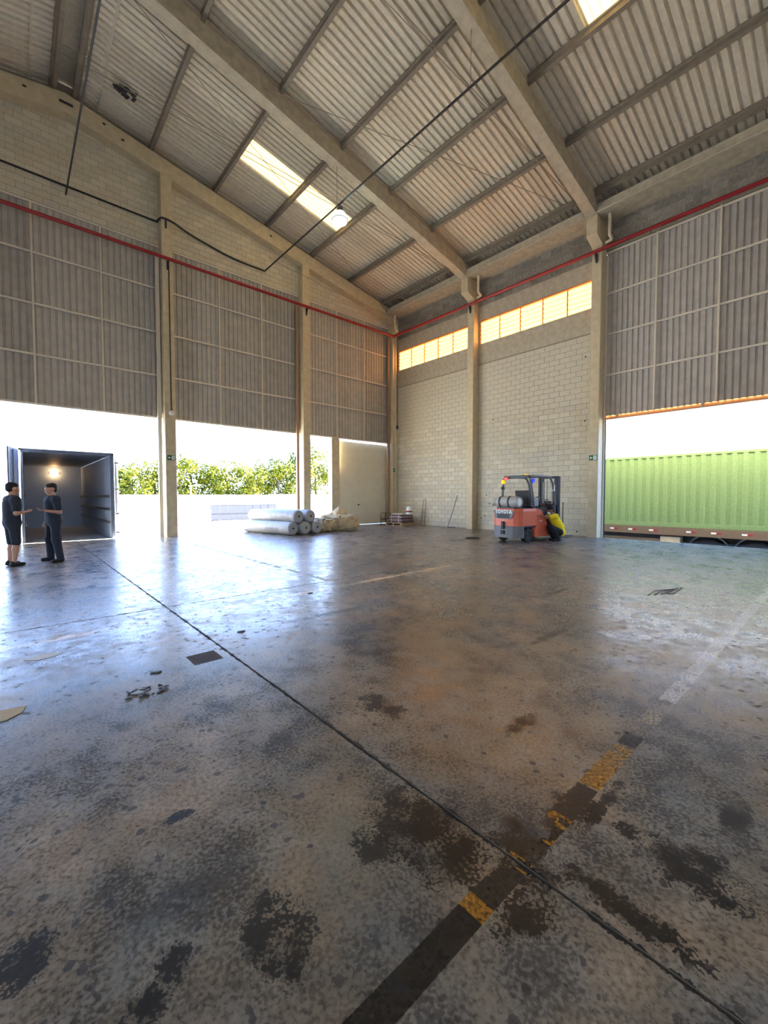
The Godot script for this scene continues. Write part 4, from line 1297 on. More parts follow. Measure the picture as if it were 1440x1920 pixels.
	sk.lathe([Vector2(0, 0), Vector2(0.13, 0.0), Vector2(0.16, 0.05), Vector2(0.15, 0.28), Vector2(0.12, 0.38), Vector2(0.06, 0.42), Vector2(0, 0.42)], 12)
	part("bag", sk.mesh(), M.white, can)
	part("red_band", MB.new().lathe([Vector2(0.163, 0.12), Vector2(0.163, 0.2), Vector2(0.155, 0.2), Vector2(0.155, 0.12), Vector2(0.163, 0.12)], 12).mesh(), M.red, can)
	var fb := thing("frame_scrap", "white plastic frame scrap on the flat packs", "scrap", Vector3(-1.0, 0.54, 1.3), 0.4)
	part("rail", bx(Vector3(0, 0.02, 0), Vector3(0.05, 0.04, 0.5), 0.005), M.white, fb)
	part("rail", bx(Vector3(0.2, 0.02, 0), Vector3(0.05, 0.04, 0.5), 0.005), M.white, fb)
	part("tie", bx(Vector3(0.1, 0.02, -0.23), Vector3(0.2, 0.04, 0.04), 0.005), M.white, fb)
	# small trolley at the corner and a leaning bent bar
	var tr := thing("hand_trolley", "small dark metal trolley at the corner column", "trolley", Vector3(-1.25, 0, 0.75), 0.3)
	part("deck", bx(Vector3(0, 0.3, 0), Vector3(0.5, 0.03, 0.35), 0.005), M.dark, tr)
	for x in [-0.23, 0.23]:
		for z in [-0.15, 0.15]:
			part("leg", MB.new().cyl(Vector3(x, 0.05, z), Vector3(x, 0.6, z), 0.014, 0.014, 8).mesh(), M.dark, tr)
			part("castor", MB.new().cyl(Vector3(x - 0.015, 0.035, z), Vector3(x + 0.015, 0.035, z), 0.035, 0.035, 10).mesh(), M.black, tr)
	part("rim", bx(Vector3(0, 0.6, 0.15), Vector3(0.5, 0.02, 0.02)), M.dark, tr)
	part("rim", bx(Vector3(0, 0.6, -0.15), Vector3(0.5, 0.02, 0.02)), M.dark, tr)
	var bar := thing("bent_bar", "thin dark bent steel bar leaning on the block wall", "bar", Vector3(-0.12, 0, 4.1))
	part("bar", MB.new().tube([Vector3(-0.05, 0.02, 0.28), Vector3(-0.2, 0.012, -0.02), Vector3(-0.2, 0.03, -0.05), Vector3(-0.02, 0.8, 0.12), Vector3(0.08, 1.48, 0.28), Vector3(0.09, 1.5, 0.3)], 0.012, 7).mesh(), M.dark, bar)
	var hoop := thing("wire_hoop", "thin wire hoop frame leaning on the block wall by the pallet", "frame", Vector3(-0.06, 0, 2.35))
	part("hoop", MB.new().tube([Vector3(-0.15, 0.01, -0.12), Vector3(-0.02, 1.15, -0.1), Vector3(0.0, 1.3, -0.06), Vector3(0.0, 1.3, 0.06), Vector3(-0.02, 1.15, 0.1), Vector3(-0.15, 0.01, 0.12)], 0.009, 6).mesh(), M.dark, hoop)


# ------------------------------------------------------------------ forklift
func build_forklift() -> void:
	var orange := mottled(Color8(206, 92, 62), Color8(224, 112, 80), 0.8, 0.38, 0.02, 151)
	var grey := mottled(Color8(92, 92, 92), Color8(122, 122, 120), 0.6, 0.55, 0.03, 152)
	var dark := plain(Color8(40, 40, 42), 0.5)
	var pale := plain(Color8(150, 152, 154), 0.45)
	var f := thing("forklift", "orange gas forklift with rear gas bottle parked beside the block wall", "forklift", Vector3(-3.36, 0, 9.37), -0.11)
	# plan shape of the counterweight, extruded upwards (prism axis z -> up)
	var plan := PackedVector2Array([Vector2(0.42, -0.54), Vector2(0.42, 0.54), Vector2(-0.30, 0.54), Vector2(-0.44, 0.47), Vector2(-0.52, 0.34), Vector2(-0.55, 0.15), Vector2(-0.55, -0.15), Vector2(-0.52, -0.34), Vector2(-0.44, -0.47), Vector2(-0.30, -0.54)])
	var up := Transform3D(Basis(Vector3(1, 0, 0), Vector3(0, 0, 1), Vector3(0, -1, 0)), Vector3.ZERO)   # (x, y, z) -> (x, z up, y)
	var cw := MB.new()
	cw.xf = Transform3D(Basis(Vector3(1, 0, 0), Vector3(0, 0, 1), Vector3(0, 1, 0)), Vector3.ZERO)
	cw.prism(plan, 0.52, 0.98)
	var small := PackedVector2Array()
	for q in plan:
		small.append(Vector2(q.x if q.x > 0.4 else q.x + 0.03, q.y * 0.965))
	var cap := MB.new()
	cap.xf = cw.xf
	for k in plan.size():
		var a := plan[k]
		var b := plan[(k + 1) % plan.size()]
		var c := small[(k + 1) % plan.size()]
		var d := small[k]
		cw.quad(Vector3(a.x, a.y, 0.98), Vector3(b.x, b.y, 0.98), Vector3(c.x, c.y, 1.06), Vector3(d.x, d.y, 1.06), Vector3(a.x + b.x, a.y + b.y, 0.6))
	cw.prism(small, 1.04, 1.06)
	part("counterweight", cw.mesh(), orange, f)
	var lowp := PackedVector2Array()
	for q in plan:
		lowp.append(Vector2(q.x * 0.99 + (0.06 if q.x > 0.4 else 0.0), q.y * 0.985))
	# lower skirt with wheel arches cut by stopping short of the wheels
	var sk := MB.new()
	sk.xf = cw.xf
	sk.prism(PackedVector2Array([Vector2(-0.23, 0.53), Vector2(-0.30, 0.53), Vector2(-0.44, 0.46), Vector2(-0.53, 0.33), Vector2(-0.56, 0.15), Vector2(-0.56, -0.15), Vector2(-0.53, -0.33), Vector2(-0.44, -0.46), Vector2(-0.30, -0.53), Vector2(-0.23, -0.53)]), 0.15, 0.515)
	sk.prism(PackedVector2Array([Vector2(-0.24, 0.33), Vector2(-0.24, -0.33), Vector2(0.4, -0.33), Vector2(0.4, 0.33)]), 0.15, 0.515)
	part("skirt", sk.mesh(), grey, f)
	part("wheel_arch", MB.new().span(Vector3(-0.25, 0.47, 0.33), Vector3(0.3, 0.53, 0.535), 0.01).mesh(), dark, f)
	part("wheel_arch", MB.new().span(Vector3(-0.25, 0.47, -0.535), Vector3(0.3, 0.53, -0.33), 0.01).mesh(), dark, f)
	# rear recess, grille, lettering, coupling
	part("rear_panel", MB.new().prism(PackedVector2Array([Vector2(-0.40, 0.99), Vector2(0.40, 0.99), Vector2(0.32, 0.76), Vector2(0.24, 0.72), Vector2(-0.24, 0.72), Vector2(-0.32, 0.76)]), 0.0, 0.02).mesh(), grey, f, Vector3(-0.545, 0.02, 0)).rotation.y = -PI / 2
	part("grille", sp(Vector3(-0.565, 0.76, -0.24), Vector3(-0.552, 0.91, 0.24), 0.004), M.black, f)
	for k in 5:
		part("grille_slat", sp(Vector3(-0.571, 0.775 + k * 0.028, -0.23), Vector3(-0.564, 0.785 + k * 0.028, 0.23)), dark, f)
	var tm := TextMesh.new()
	tm.text = "TOYOTA"
	var sf := SystemFont.new()
	sf.font_names = PackedStringArray(["Droid Sans"])
	sf.font_weight = 700
	tm.font = sf
	tm.font_size = 64
	tm.pixel_size = 0.0026
	tm.depth = 0.006
	var letters := part("lettering", tm, M.sign_white, f, Vector3(-0.568, 0.965, 0.0))
	letters.rotation.y = -PI / 2
	tag(letters, "white raised capital lettering")
	part("drawbar_pin", sp(Vector3(-0.61, 0.42, -0.06), Vector3(-0.55, 0.66, 0.04), 0.01), M.black, f)
	part("drawbar_pin", sp(Vector3(-0.60, 0.26, -0.09), Vector3(-0.55, 0.38, 0.05), 0.01), M.black, f)
	# side bodies and floor
	for s in [-1.0, 1.0]:
		var pr := PackedVector2Array([Vector2(0.30, 0.16), Vector2(1.35, 0.16), Vector2(1.42, 0.30), Vector2(1.30, 0.42), Vector2(1.02, 0.46), Vector2(0.62, 1.02), Vector2(0.41, 1.06), Vector2(0.41, 0.52), Vector2(0.30, 0.46)])
		part("side_panel", MB.new().prism(pr, s * 0.40, s * 0.545).mesh(), orange, f)
		for k in 3:
			part("marking", bx(Vector3(0.56 + k * 0.05, 0.66 + 0.01 * (k % 2), s * 0.547), Vector3(0.03, 0.035, 0.003)), M.sign_white, f)
	part("hood", MB.new().prism(PackedVector2Array([Vector2(0.36, 0.5), Vector2(1.0, 0.5), Vector2(0.95, 0.95), Vector2(0.8, 1.07), Vector2(0.36, 1.09)]), -0.40, 0.40).mesh(), dark, f)
	part("foot_well", sp(Vector3(0.95, 0.3, -0.5), Vector3(1.5, 0.44, 0.5), 0.01), dark, f)
	part("step", sp(Vector3(1.0, 0.24, 0.44), Vector3(1.32, 0.28, 0.56), 0.006), grey, f)
	part("dashboard", MB.new().prism(PackedVector2Array([Vector2(1.38, 0.4), Vector2(1.58, 0.4), Vector2(1.58, 1.16), Vector2(1.46, 1.2), Vector2(1.34, 1.08)]), -0.45, 0.45).mesh(), dark, f)
	wheel(f, "rear_wheel", Vector3(0, 0.225, 0.44), 0.225, 0.17, Vector3(0, 0, 1), Color8(70, 68, 66))
	wheel(f, "rear_wheel", Vector3(0, 0.225, -0.44), 0.225, 0.17, Vector3(0, 0, -1), Color8(70, 68, 66))
	wheel(f, "front_wheel", Vector3(1.62, 0.3, 0.46), 0.3, 0.22, Vector3(0, 0, 1), Color8(200, 196, 188))
	wheel(f, "front_wheel", Vector3(1.62, 0.3, -0.46), 0.3, 0.22, Vector3(0, 0, -1), Color8(200, 196, 188))
	# seat with hip wings
	var st := thing_part("seat", f, Vector3(0.6, 1.08, 0), 0.0)
	part("cushion", bx(Vector3(0.08, 0.06, 0), Vector3(0.48, 0.12, 0.46), 0.04), M.black, st)
	part("backrest", MB.new().prism(PackedVector2Array([Vector2(-0.2, 0.05), Vector2(-0.08, 0.08), Vector2(-0.16, 0.5), Vector2(-0.22, 0.56), Vector2(-0.28, 0.54)]), -0.25, 0.25).mesh(), M.black, st)
	for s in [-1.0, 1.0]:
		part("hip_wing", MB.new().prism(PackedVector2Array([Vector2(-0.12, 0.04), Vector2(0.2, 0.06), Vector2(0.22, 0.18), Vector2(0.06, 0.34), Vector2(-0.1, 0.36)]), s * 0.24, s * 0.31).mesh(), pale, st)
	# gas bottle across the back
	var gb := thing_part("gas_bottle", f, Vector3(-0.26, 1.27, -0.06), 0.0)
	var bt := MB.new()
	bt.xf = Transform3D(Basis(Vector3(1, 0, 0), Vector3(0, 0, 1), Vector3(0, -1, 0)), Vector3.ZERO)
	bt.lathe([Vector2(0.10, -0.52), Vector2(0.115, -0.52), Vector2(0.115, -0.44), Vector2(0.10, -0.42), Vector2(0.14, -0.40), Vector2(0.17, -0.35), Vector2(0.18, -0.28), Vector2(0.18, 0.33), Vector2(0.172, 0.40), Vector2(0.165, 0.44), Vector2(0.15, 0.44), Vector2(0.15, 0.41), Vector2(0, 0.42)], 26)
	part("cylinder", bt.mesh(), mottled(Color8(150, 150, 140), Color8(176, 174, 164), 0.5, 0.5, 0.02, 153), gb)
	for z in [-0.22, 0.12]:
		var bd := MB.new()
		bd.xf = Transform3D(bt.xf.basis, Vector3(0, 0, z))
		bd.lathe([Vector2(0.186, -0.03), Vector2(0.19, -0.03), Vector2(0.19, 0.03), Vector2(0.186, 0.03)], 26)
		part("strap", bd.mesh(), M.black, gb)
	var ec := MB.new()
	ec.xf = bt.xf
	ec.lathe([Vector2(0, 0.43), Vector2(0.12, 0.425), Vector2(0.12, 0.415)], 22)
	part("end_cap", ec.mesh(), M.white, gb)
	part("valve", MB.new().cyl(Vector3(-0.02, -0.1, -0.50), Vector3(-0.02, -0.1, -0.60), 0.03, 0.04, 10).mesh(), M.steel, gb)
	part("cradle", sp(Vector3(-0.14, -0.23, -0.35), Vector3(0.14, -0.16, 0.35), 0.01), dark, gb)
	# overhead guard
	var tubes := [[Vector3(-0.02, 1.05, -0.47), Vector3(-0.04, 1.5, -0.47), Vector3(0.0, 1.98, -0.46), Vector3(0.06, 2.06, -0.46), Vector3(0.2, 2.09, -0.46), Vector3(1.1, 2.09, -0.46), Vector3(1.24, 2.04, -0.46), Vector3(1.36, 1.85, -0.46), Vector3(1.52, 1.16, -0.45)], [Vector3(0.36, 0.98, 0.47), Vector3(0.26, 1.5, 0.47), Vector3(0.14, 1.98, 0.46), Vector3(0.16, 2.06, 0.46), Vector3(0.26, 2.09, 0.46), Vector3(1.1, 2.09, 0.46), Vector3(1.24, 2.04, 0.46), Vector3(1.36, 1.85, 0.46), Vector3(1.52, 1.16, 0.45)]]
	for p in tubes:
		part("guard_rail", MB.new().tube(p, 0.036, 10).mesh(), plain(Color8(96, 98, 100), 0.4), f)
	for x in [0.12, 0.34, 0.56, 0.78, 1.0, 1.15]:
		part("guard_bar", sp(Vector3(x - 0.018, 2.075, -0.46), Vector3(x + 0.018, 2.115, 0.46), 0.005), dark, f)
	part("rear_cross_bar", sp(Vector3(0.0, 2.02, -0.46), Vector3(0.06, 2.12, 0.46), 0.01), dark, f)
	# lamps
	var amber := plain(Color8(255, 196, 20), 0.3)
	amber.emission_enabled = true
	amber.emission = Color8(255, 180, 10)
	amber.emission_energy_multiplier = 0.12
	var redl := plain(Color8(220, 40, 20), 0.3)
	redl.emission_enabled = true
	redl.emission = Color8(255, 50, 20)
	redl.emission_energy_multiplier = 0.08
	var blue := plain(Color8(30, 60, 200), 0.3)
	blue.emission_enabled = true
	blue.emission = Color8(30, 60, 255)
	blue.emission_energy_multiplier = 0.08
	part("signal_lamp", MB.new().lathe([Vector2(0, 0.07), Vector2(0.05, 0.055), Vector2(0.065, 0.0), Vector2(0.06, -0.06), Vector2(0, -0.07)], 14).mesh(), amber, f, Vector3(-0.06, 1.92, -0.43))
	part("tail_lamp", bx(Vector3(-0.05, 2.03, -0.32), Vector3(0.05, 0.08, 0.16), 0.015), redl, f)
	part("beacon_lamp", MB.new().lathe([Vector2(0, 0.075), Vector2(0.045, 0.06), Vector2(0.055, 0.0), Vector2(0.055, -0.05), Vector2(0, -0.05)], 14).mesh(), amber, f, Vector3(0.1, 2.09, 0.34))
	part("spot_lamp", MB.new().cyl(Vector3(0.55, 1.98, 0.3), Vector3(0.42, 1.92, 0.3), 0.055, 0.07, 14).mesh(), blue, f)
	part("mirror", bx(Vector3(1.40, 1.72, 0.46), Vector3(0.05, 0.22, 0.12), 0.03), M.sign_white, f)
	part("hose_reel", MB.new().cyl(Vector3(-0.02, 1.72, -0.44), Vector3(-0.02, 1.72, -0.5), 0.06, 0.06, 12).mesh(), M.black, f)
	# steering wheel and levers
	var ring := []
	for k in 21:
		var a := TAU * k / 20.0
		ring.append(Vector3(1.16 + cos(a) * 0.08, 1.3 + cos(a) * 0.13, sin(a) * 0.16))
	part("steering_wheel", MB.new().tube(ring, 0.014, 7).mesh(), M.black, f)
	part("steering_column", MB.new().cyl(Vector3(1.42, 1.0, 0), Vector3(1.16, 1.3, 0), 0.03, 0.025, 8).mesh(), M.black, f)
	for z in [0.2, 0.26, 0.32]:
		part("lever", MB.new().tube([Vector3(1.4, 1.1, z), Vector3(1.34, 1.3, z), Vector3(1.3, 1.36, z)], 0.01, 6).mesh(), M.black, f)
	# mast, carriage, forks
	var ms := thing_part("mast", f, Vector3(1.86, 0, 0), 0.0)
	for s in [-1.0, 1.0]:
		part("outer_channel", MB.new().prism(PackedVector2Array([Vector2(-0.07, s * 0.30), Vector2(0.07, s * 0.30), Vector2(0.07, s * 0.38), Vector2(-0.07, s * 0.38)]), 0.08, 2.12).mesh(), M.black, ms).rotation.x = -PI / 2
		part("inner_channel", sp(Vector3(-0.05, 0.1, s * 0.22), Vector3(0.05, 2.06, s * 0.29), 0.004), dark, ms)
		part("lift_cylinder", MB.new().cyl(Vector3(-0.06, 0.2, s * 0.17), Vector3(-0.06, 1.95, s * 0.17), 0.03, 0.03, 10).mesh(), M.steel, ms)
		part("chain", MB.new().cyl(Vector3(0.03, 0.4, s * 0.1), Vector3(0.03, 2.0, s * 0.1), 0.012, 0.012, 6).mesh(), M.steel, ms)
		part("fork", MB.new().prism(PackedVector2Array([Vector2(0.1, 0.04), Vector2(1.1, 0.04), Vector2(1.12, 0.055), Vector2(0.15, 0.09), Vector2(0.15, 0.6), Vector2(0.1, 0.6)]), s * 0.2 - 0.055, s * 0.2 + 0.055).mesh(), M.steel, ms)
	for y in [0.25, 1.2, 2.06]:
		part("cross_member", sp(Vector3(-0.06, y, -0.38), Vector3(0.0, y + 0.08, 0.38), 0.006), M.black, ms)
	part("carriage", sp(Vector3(0.06, 0.12, -0.5), Vector3(0.1, 0.2, 0.5), 0.005), dark, ms)
	part("carriage", sp(Vector3(0.06, 0.5, -0.5), Vector3(0.1, 0.58, 0.5), 0.005), dark, ms)
	for k in 7:
		var z := -0.48 + k * 0.16
		part("load_guard_bar", sp(Vector3(0.07, 0.58, z - 0.012), Vector3(0.09, 1.25, z + 0.012)), dark, ms)


# ------------------------------------------------------------------ people
# Bones are tapered capsules [a, b, ra, rb]; their distances are joined with a smooth minimum and meshed as surface nets.
func bones_mesh(bones: Array, cell: float, k := 0.03, lo_clip := -1e9, squash := Vector3.ONE) -> ArrayMesh:
	var lo := Vector3(1e9, 1e9, 1e9)
	var hi := -lo
	for b in bones:
		for e in 2:
			var r: float = b[2 + e] + 3.0 * cell + k * 0.5
			lo = lo.min(b[e] - Vector3(r, r, r))
			hi = hi.max(b[e] + Vector3(r, r, r))
	var nx := int((hi.x - lo.x) / cell) + 2
	var ny := int((hi.y - lo.y) / cell) + 2
	var nz := int((hi.z - lo.z) / cell) + 2
	var f := PackedFloat32Array()
	f.resize(nx * ny * nz)
	f.fill(1.0)
	for b in bones:
		var a: Vector3 = b[0]
		var ba: Vector3 = b[1] - b[0]
		var l2 := maxf(ba.length_squared(), 1e-9)
		var ra: float = b[2]
		var dr: float = b[3] - b[2]
		var pad: float = maxf(b[2], b[3]) + k + 2.0 * cell
		var p0: Vector3 = ((b[0] as Vector3).min(b[1]) - Vector3(pad, pad, pad) - lo) / cell
		var p1: Vector3 = ((b[0] as Vector3).max(b[1]) + Vector3(pad, pad, pad) - lo) / cell
		for z in range(maxi(0, int(p0.z)), mini(nz, int(p1.z) + 1)):
			for y in range(maxi(0, int(p0.y)), mini(ny, int(p1.y) + 1)):
				var i := (z * ny + y) * nx
				for x in range(maxi(0, int(p0.x)), mini(nx, int(p1.x) + 1)):
					var pa := lo + Vector3(x, y, z) * cell - a
					var h := clampf(pa.dot(ba) / l2, 0.0, 1.0)
					var d := (pa - ba * h).length() - ra - dr * h
					var o := f[i + x]
					var q := maxf(k - absf(o - d), 0.0) / k
					f[i + x] = minf(o, d) - q * q * k * 0.25
	var index := {}
	var v := PackedVector3Array()
	var n := PackedVector3Array()
	var idx := PackedInt32Array()
	var off := [0, 1, nx, nx + 1, nx * ny, nx * ny + 1, nx * ny + nx, nx * ny + nx + 1]
	var edges := [[0, 1], [2, 3], [4, 5], [6, 7], [0, 2], [1, 3], [4, 6], [5, 7], [0, 4], [1, 5], [2, 6], [3, 7]]
	for z in nz - 1:
		for y in ny - 1:
			var i := (z * ny + y) * nx
			for x in nx - 1:
				var c := i + x
				var inside := 0
				for o in off:
					if f[c + o] < 0.0:
						inside += 1
				if inside == 0 or inside == 8:
					continue
				var sum := Vector3()
				var cnt := 0
				for e in edges:
					var fa := f[c + off[e[0]]]
					var fb := f[c + off[e[1]]]
					if (fa < 0.0) != (fb < 0.0):
						var t := fa / (fa - fb)
						var pa := Vector3(e[0] & 1, (e[0] >> 1) & 1, e[0] >> 2)
						var pb := Vector3(e[1] & 1, (e[1] >> 1) & 1, e[1] >> 2)
						sum += pa.lerp(pb, t)
						cnt += 1
				var g := Vector3(f[c + 1] + f[c + nx + 1] + f[c + nx * ny + 1] + f[c + nx * ny + nx + 1] - f[c] - f[c + nx] - f[c + nx * ny] - f[c + nx * ny + nx], f[c + nx] + f[c + nx + 1] + f[c + nx * ny + nx] + f[c + nx * ny + nx + 1] - f[c] - f[c + 1] - f[c + nx * ny] - f[c + nx * ny + 1], f[c + nx * ny] + f[c + nx * ny + 1] + f[c + nx * ny + nx] + f[c + nx * ny + nx + 1] - f[c] - f[c + 1] - f[c + nx] - f[c + nx + 1])
				index[c] = v.size()
				v.append(lo + (Vector3(x, y, z) + sum / cnt) * cell)
				n.append(g.normalized())
	for c in index:
		for d in [[1, nx, nx * ny], [nx, nx * ny, 1], [nx * ny, 1, nx]]:
			var fa := f[c]
			var fb := f[c + d[0]]
			if (fa < 0.0) == (fb < 0.0):
				continue
			var q := [c, c - d[1], c - d[1] - d[2], c - d[2]]
			if not (index.has(q[1]) and index.has(q[2]) and index.has(q[3])):
				continue
			var a: int = index[q[0]]
			var b: int = index[q[1]]
			var e: int = index[q[2]]
			var g: int = index[q[3]]
			if fa < 0.0:
				idx.append_array([a, e, b, a, g, e])
			else:
				idx.append_array([a, b, e, a, e, g])
	var arr := []
	arr.resize(Mesh.ARRAY_MAX)
	arr[Mesh.ARRAY_VERTEX] = v
	arr[Mesh.ARRAY_NORMAL] = n
	arr[Mesh.ARRAY_INDEX] = idx
	var m := ArrayMesh.new()
	m.add_surface_from_arrays(Mesh.PRIMITIVE_TRIANGLES, arr)
	return m

# hand: palm and five fingers from the wrist w along d, palm facing pn, curl 0..1
func hand_bones(w: Vector3, d: Vector3, pn: Vector3, side: float, curl: float) -> Array:
	d = d.normalized()
	pn = (pn - d * pn.dot(d)).normalized()
	var s := d.cross(pn).normalized() * side
	var out := []
	for k in 4:
		out.append([w + d * 0.01 + s * (k - 1.5) * 0.012, w + d * 0.085 + s * (k - 1.5) * 0.02, 0.015, 0.0115])
	var lens := [0.068, 0.078, 0.074, 0.058]
	for k in 4:
		var base := w + d * 0.085 + s * (k - 1.5) * 0.02
		var dir := d
		var p := base
		for j in 3:
			var ang: float = curl * (0.5 + 0.35 * j)
			dir = (dir * cos(ang) + pn * sin(ang)).normalized()
			var q: Vector3 = p + dir * lens[k] * [0.45, 0.32, 0.26][j]
			out.append([p, q, 0.0098 - 0.001 * j, 0.0092 - 0.0012 * j])
			p = q
	var tb := w + d * 0.025 - s * 0.03
	var td := (d * 0.7 - s * 0.7 + pn * 0.25 * curl).normalized()
	out.append([tb, tb + td * 0.045, 0.013, 0.0115])
	out.append([tb + td * 0.045, tb + td * 0.045 + (td + d * 0.6).normalized() * 0.035, 0.0108, 0.009])
	return out

# head centred over the neck top: c = centre of the skull, fwd = facing, up
func head_bones(c: Vector3, fwd: Vector3, up: Vector3) -> Array:
	var r := fwd.cross(up).normalized()
	return [
		[c + up * 0.035 - fwd * 0.02, c + up * 0.025 + fwd * 0.02, 0.088, 0.080],
		[c - up * 0.005 + fwd * 0.035, c - up * 0.085 + fwd * 0.062, 0.062, 0.034],
		[c + up * 0.012 + fwd * 0.098, c - up * 0.022 + fwd * 0.112, 0.009, 0.014],
		[c + up * 0.03 + fwd * 0.09 - r * 0.03, c + up * 0.03 + fwd * 0.09 + r * 0.03, 0.012, 0.012],
		[c - up * 0.05 + fwd * 0.095 - r * 0.02, c - up * 0.05 + fwd * 0.095 + r * 0.02, 0.010, 0.010],
		[c - up * 0.0 - r * 0.082, c - up * 0.03 - r * 0.08, 0.016, 0.010],
		[c - up * 0.0 + r * 0.082, c - up * 0.03 + r * 0.08, 0.016, 0.010]]

func eyes(parent: Node, c: Vector3, fwd: Vector3, up: Vector3) -> void:
	var r := fwd.cross(up).normalized()
	for s in [-1.0, 1.0]:
		var mb := MB.new()
		var p: Vector3 = c + up * 0.012 + fwd * 0.084 + r * 0.032 * s
		mb.xf = Transform3D(Basis(), p)
		mb.lathe([Vector2(0, -0.012), Vector2(0.009, -0.008), Vector2(0.012, 0), Vector2(0.009, 0.008), Vector2(0, 0.012)], 10)
		part("eye", mb.mesh(), M.black, parent)

func build_people() -> void:
	# crouching mechanic beside the forklift. Local axes: forward = -z, right = +x
	var p := thing("person", "person in yellow shirt and black beanie squatting, reaching into the forklift side", "person", Vector3(-2.36, 0, 10.3), 0.86)
	var hip := Vector3(0, 0.30, 0.08)
	var chest := Vector3(0, 0.72, -0.10)
	var neck := Vector3(0, 0.87, -0.17)
	var head := Vector3(0.0, 0.985, -0.23)
	var body := []
	var shirt := []
	var pants := []
	var shoes := []
	body.append_array([[hip, hip + Vector3(0, 0.15, -0.03), 0.12, 0.11], [hip + Vector3(0, 0.15, -0.03), chest, 0.11, 0.125], [chest, neck, 0.07, 0.05], [neck, head - Vector3(0, 0.04, -0.01), 0.048, 0.05]])
	shirt.append_array([[hip + Vector3(0, 0.12, -0.01), chest, 0.135, 0.146], [hip + Vector3(-0.06, 0.0, 0.03), hip + Vector3(0.06, 0.0, 0.03), 0.135, 0.135], [hip + Vector3(0, 0.16, 0.0), chest + Vector3(-0.06, 0, 0), 0.135, 0.13], [hip + Vector3(0, 0.16, 0.0), chest + Vector3(0.06, 0, 0), 0.135, 0.13], [chest + Vector3(-0.13, 0.09, -0.02), chest + Vector3(0.13, 0.09, -0.02), 0.08, 0.08], [chest, neck + Vector3(0, -0.03, 0), 0.09, 0.06]])
	for s in [-1.0, 1.0]:
		var sh := chest + Vector3(0.175 * s, 0.1, -0.02)
		var el := sh + Vector3(0.03 * s, -0.06 - 0.02 * s, -0.27)
		var wr := el + Vector3(-0.05 * s, 0.05, -0.23)
		body.append_array([[sh, el, 0.052, 0.041], [el, wr, 0.041, 0.028]])
		shirt.append([sh, sh.lerp(el, 0.62), 0.078, 0.07])
		var hm := bones_mesh(hand_bones(wr, (wr - el), Vector3(0, -1, 0), s, 0.7), 0.006, 0.008)
		part("hand", hm, M.skin, p)
		var kn := Vector3(0.21 * s, 0.47, -0.28)
		var an := Vector3(0.15 * s, 0.09, -0.03)
		var hj := hip + Vector3(0.09 * s, 0.0, -0.02)
		body.append_array([[hj, kn, 0.085, 0.058], [kn, an, 0.055, 0.04]])
		pants.append_array([[hj, kn, 0.105, 0.078], [kn, an + Vector3(0, 0.03, 0), 0.074, 0.06], [hip + Vector3(0.03 * s, -0.01, 0.02), hj, 0.128, 0.11]])
		shoes.append_array([[an + Vector3(0, -0.03, 0.04), an + Vector3(0.02 * s, -0.045, -0.15), 0.045, 0.042], [an + Vector3(0, 0.0, 0.02), an + Vector3(0, -0.04, 0.0), 0.045, 0.048]])
	part("body", bones_mesh(body, 0.016, 0.04), M.skin, p)
	var fw := Vector3(-0.15, -0.28, -0.95).normalized()
	var upv := Vector3(0, 0.96, -0.28).normalized()
	part("head", bones_mesh(head_bones(head, fw, upv), 0.008, 0.025), M.skin, p)
	eyes(p, head, fw, upv)
	part("beanie", bones_mesh([[head + upv * 0.055 - fw * 0.025, head + upv * 0.06 + fw * 0.01, 0.092, 0.084], [head + upv * 0.0 - fw * 0.06, head + upv * 0.06 - fw * 0.05, 0.065, 0.07]], 0.009, 0.03), M.cloth_black, p)
	part("face_mask", bones_mesh([[head - upv * 0.045 + fw * 0.075, head - upv * 0.08 + fw * 0.06, 0.052, 0.042]], 0.009, 0.02), M.white, p)
	part("shirt", bones_mesh(shirt, 0.014, 0.05), M.cloth_yellow, p)
	part("shirt_print", MB.new().tube([Vector3(-0.1, 0.42, 0.205), Vector3(0.0, 0.43, 0.22), Vector3(0.1, 0.42, 0.205)], 0.008, 6).mesh(), M.cloth_black, p)
	part("trousers", bones_mesh(pants, 0.014, 0.04), M.cloth_black, p)
	part("shoes", bones_mesh(shoes, 0.011, 0.02), M.black, p)
	stander("person standing in dark top and knee shorts beside the trailer, at the picture edge", Vector3(-15.52, 0, 5.05), -1.25, 0)
	stander("person standing in dark shirt and long trousers in front of the open trailer", Vector3(-14.83, 0, 4.85), 1.9, 1)

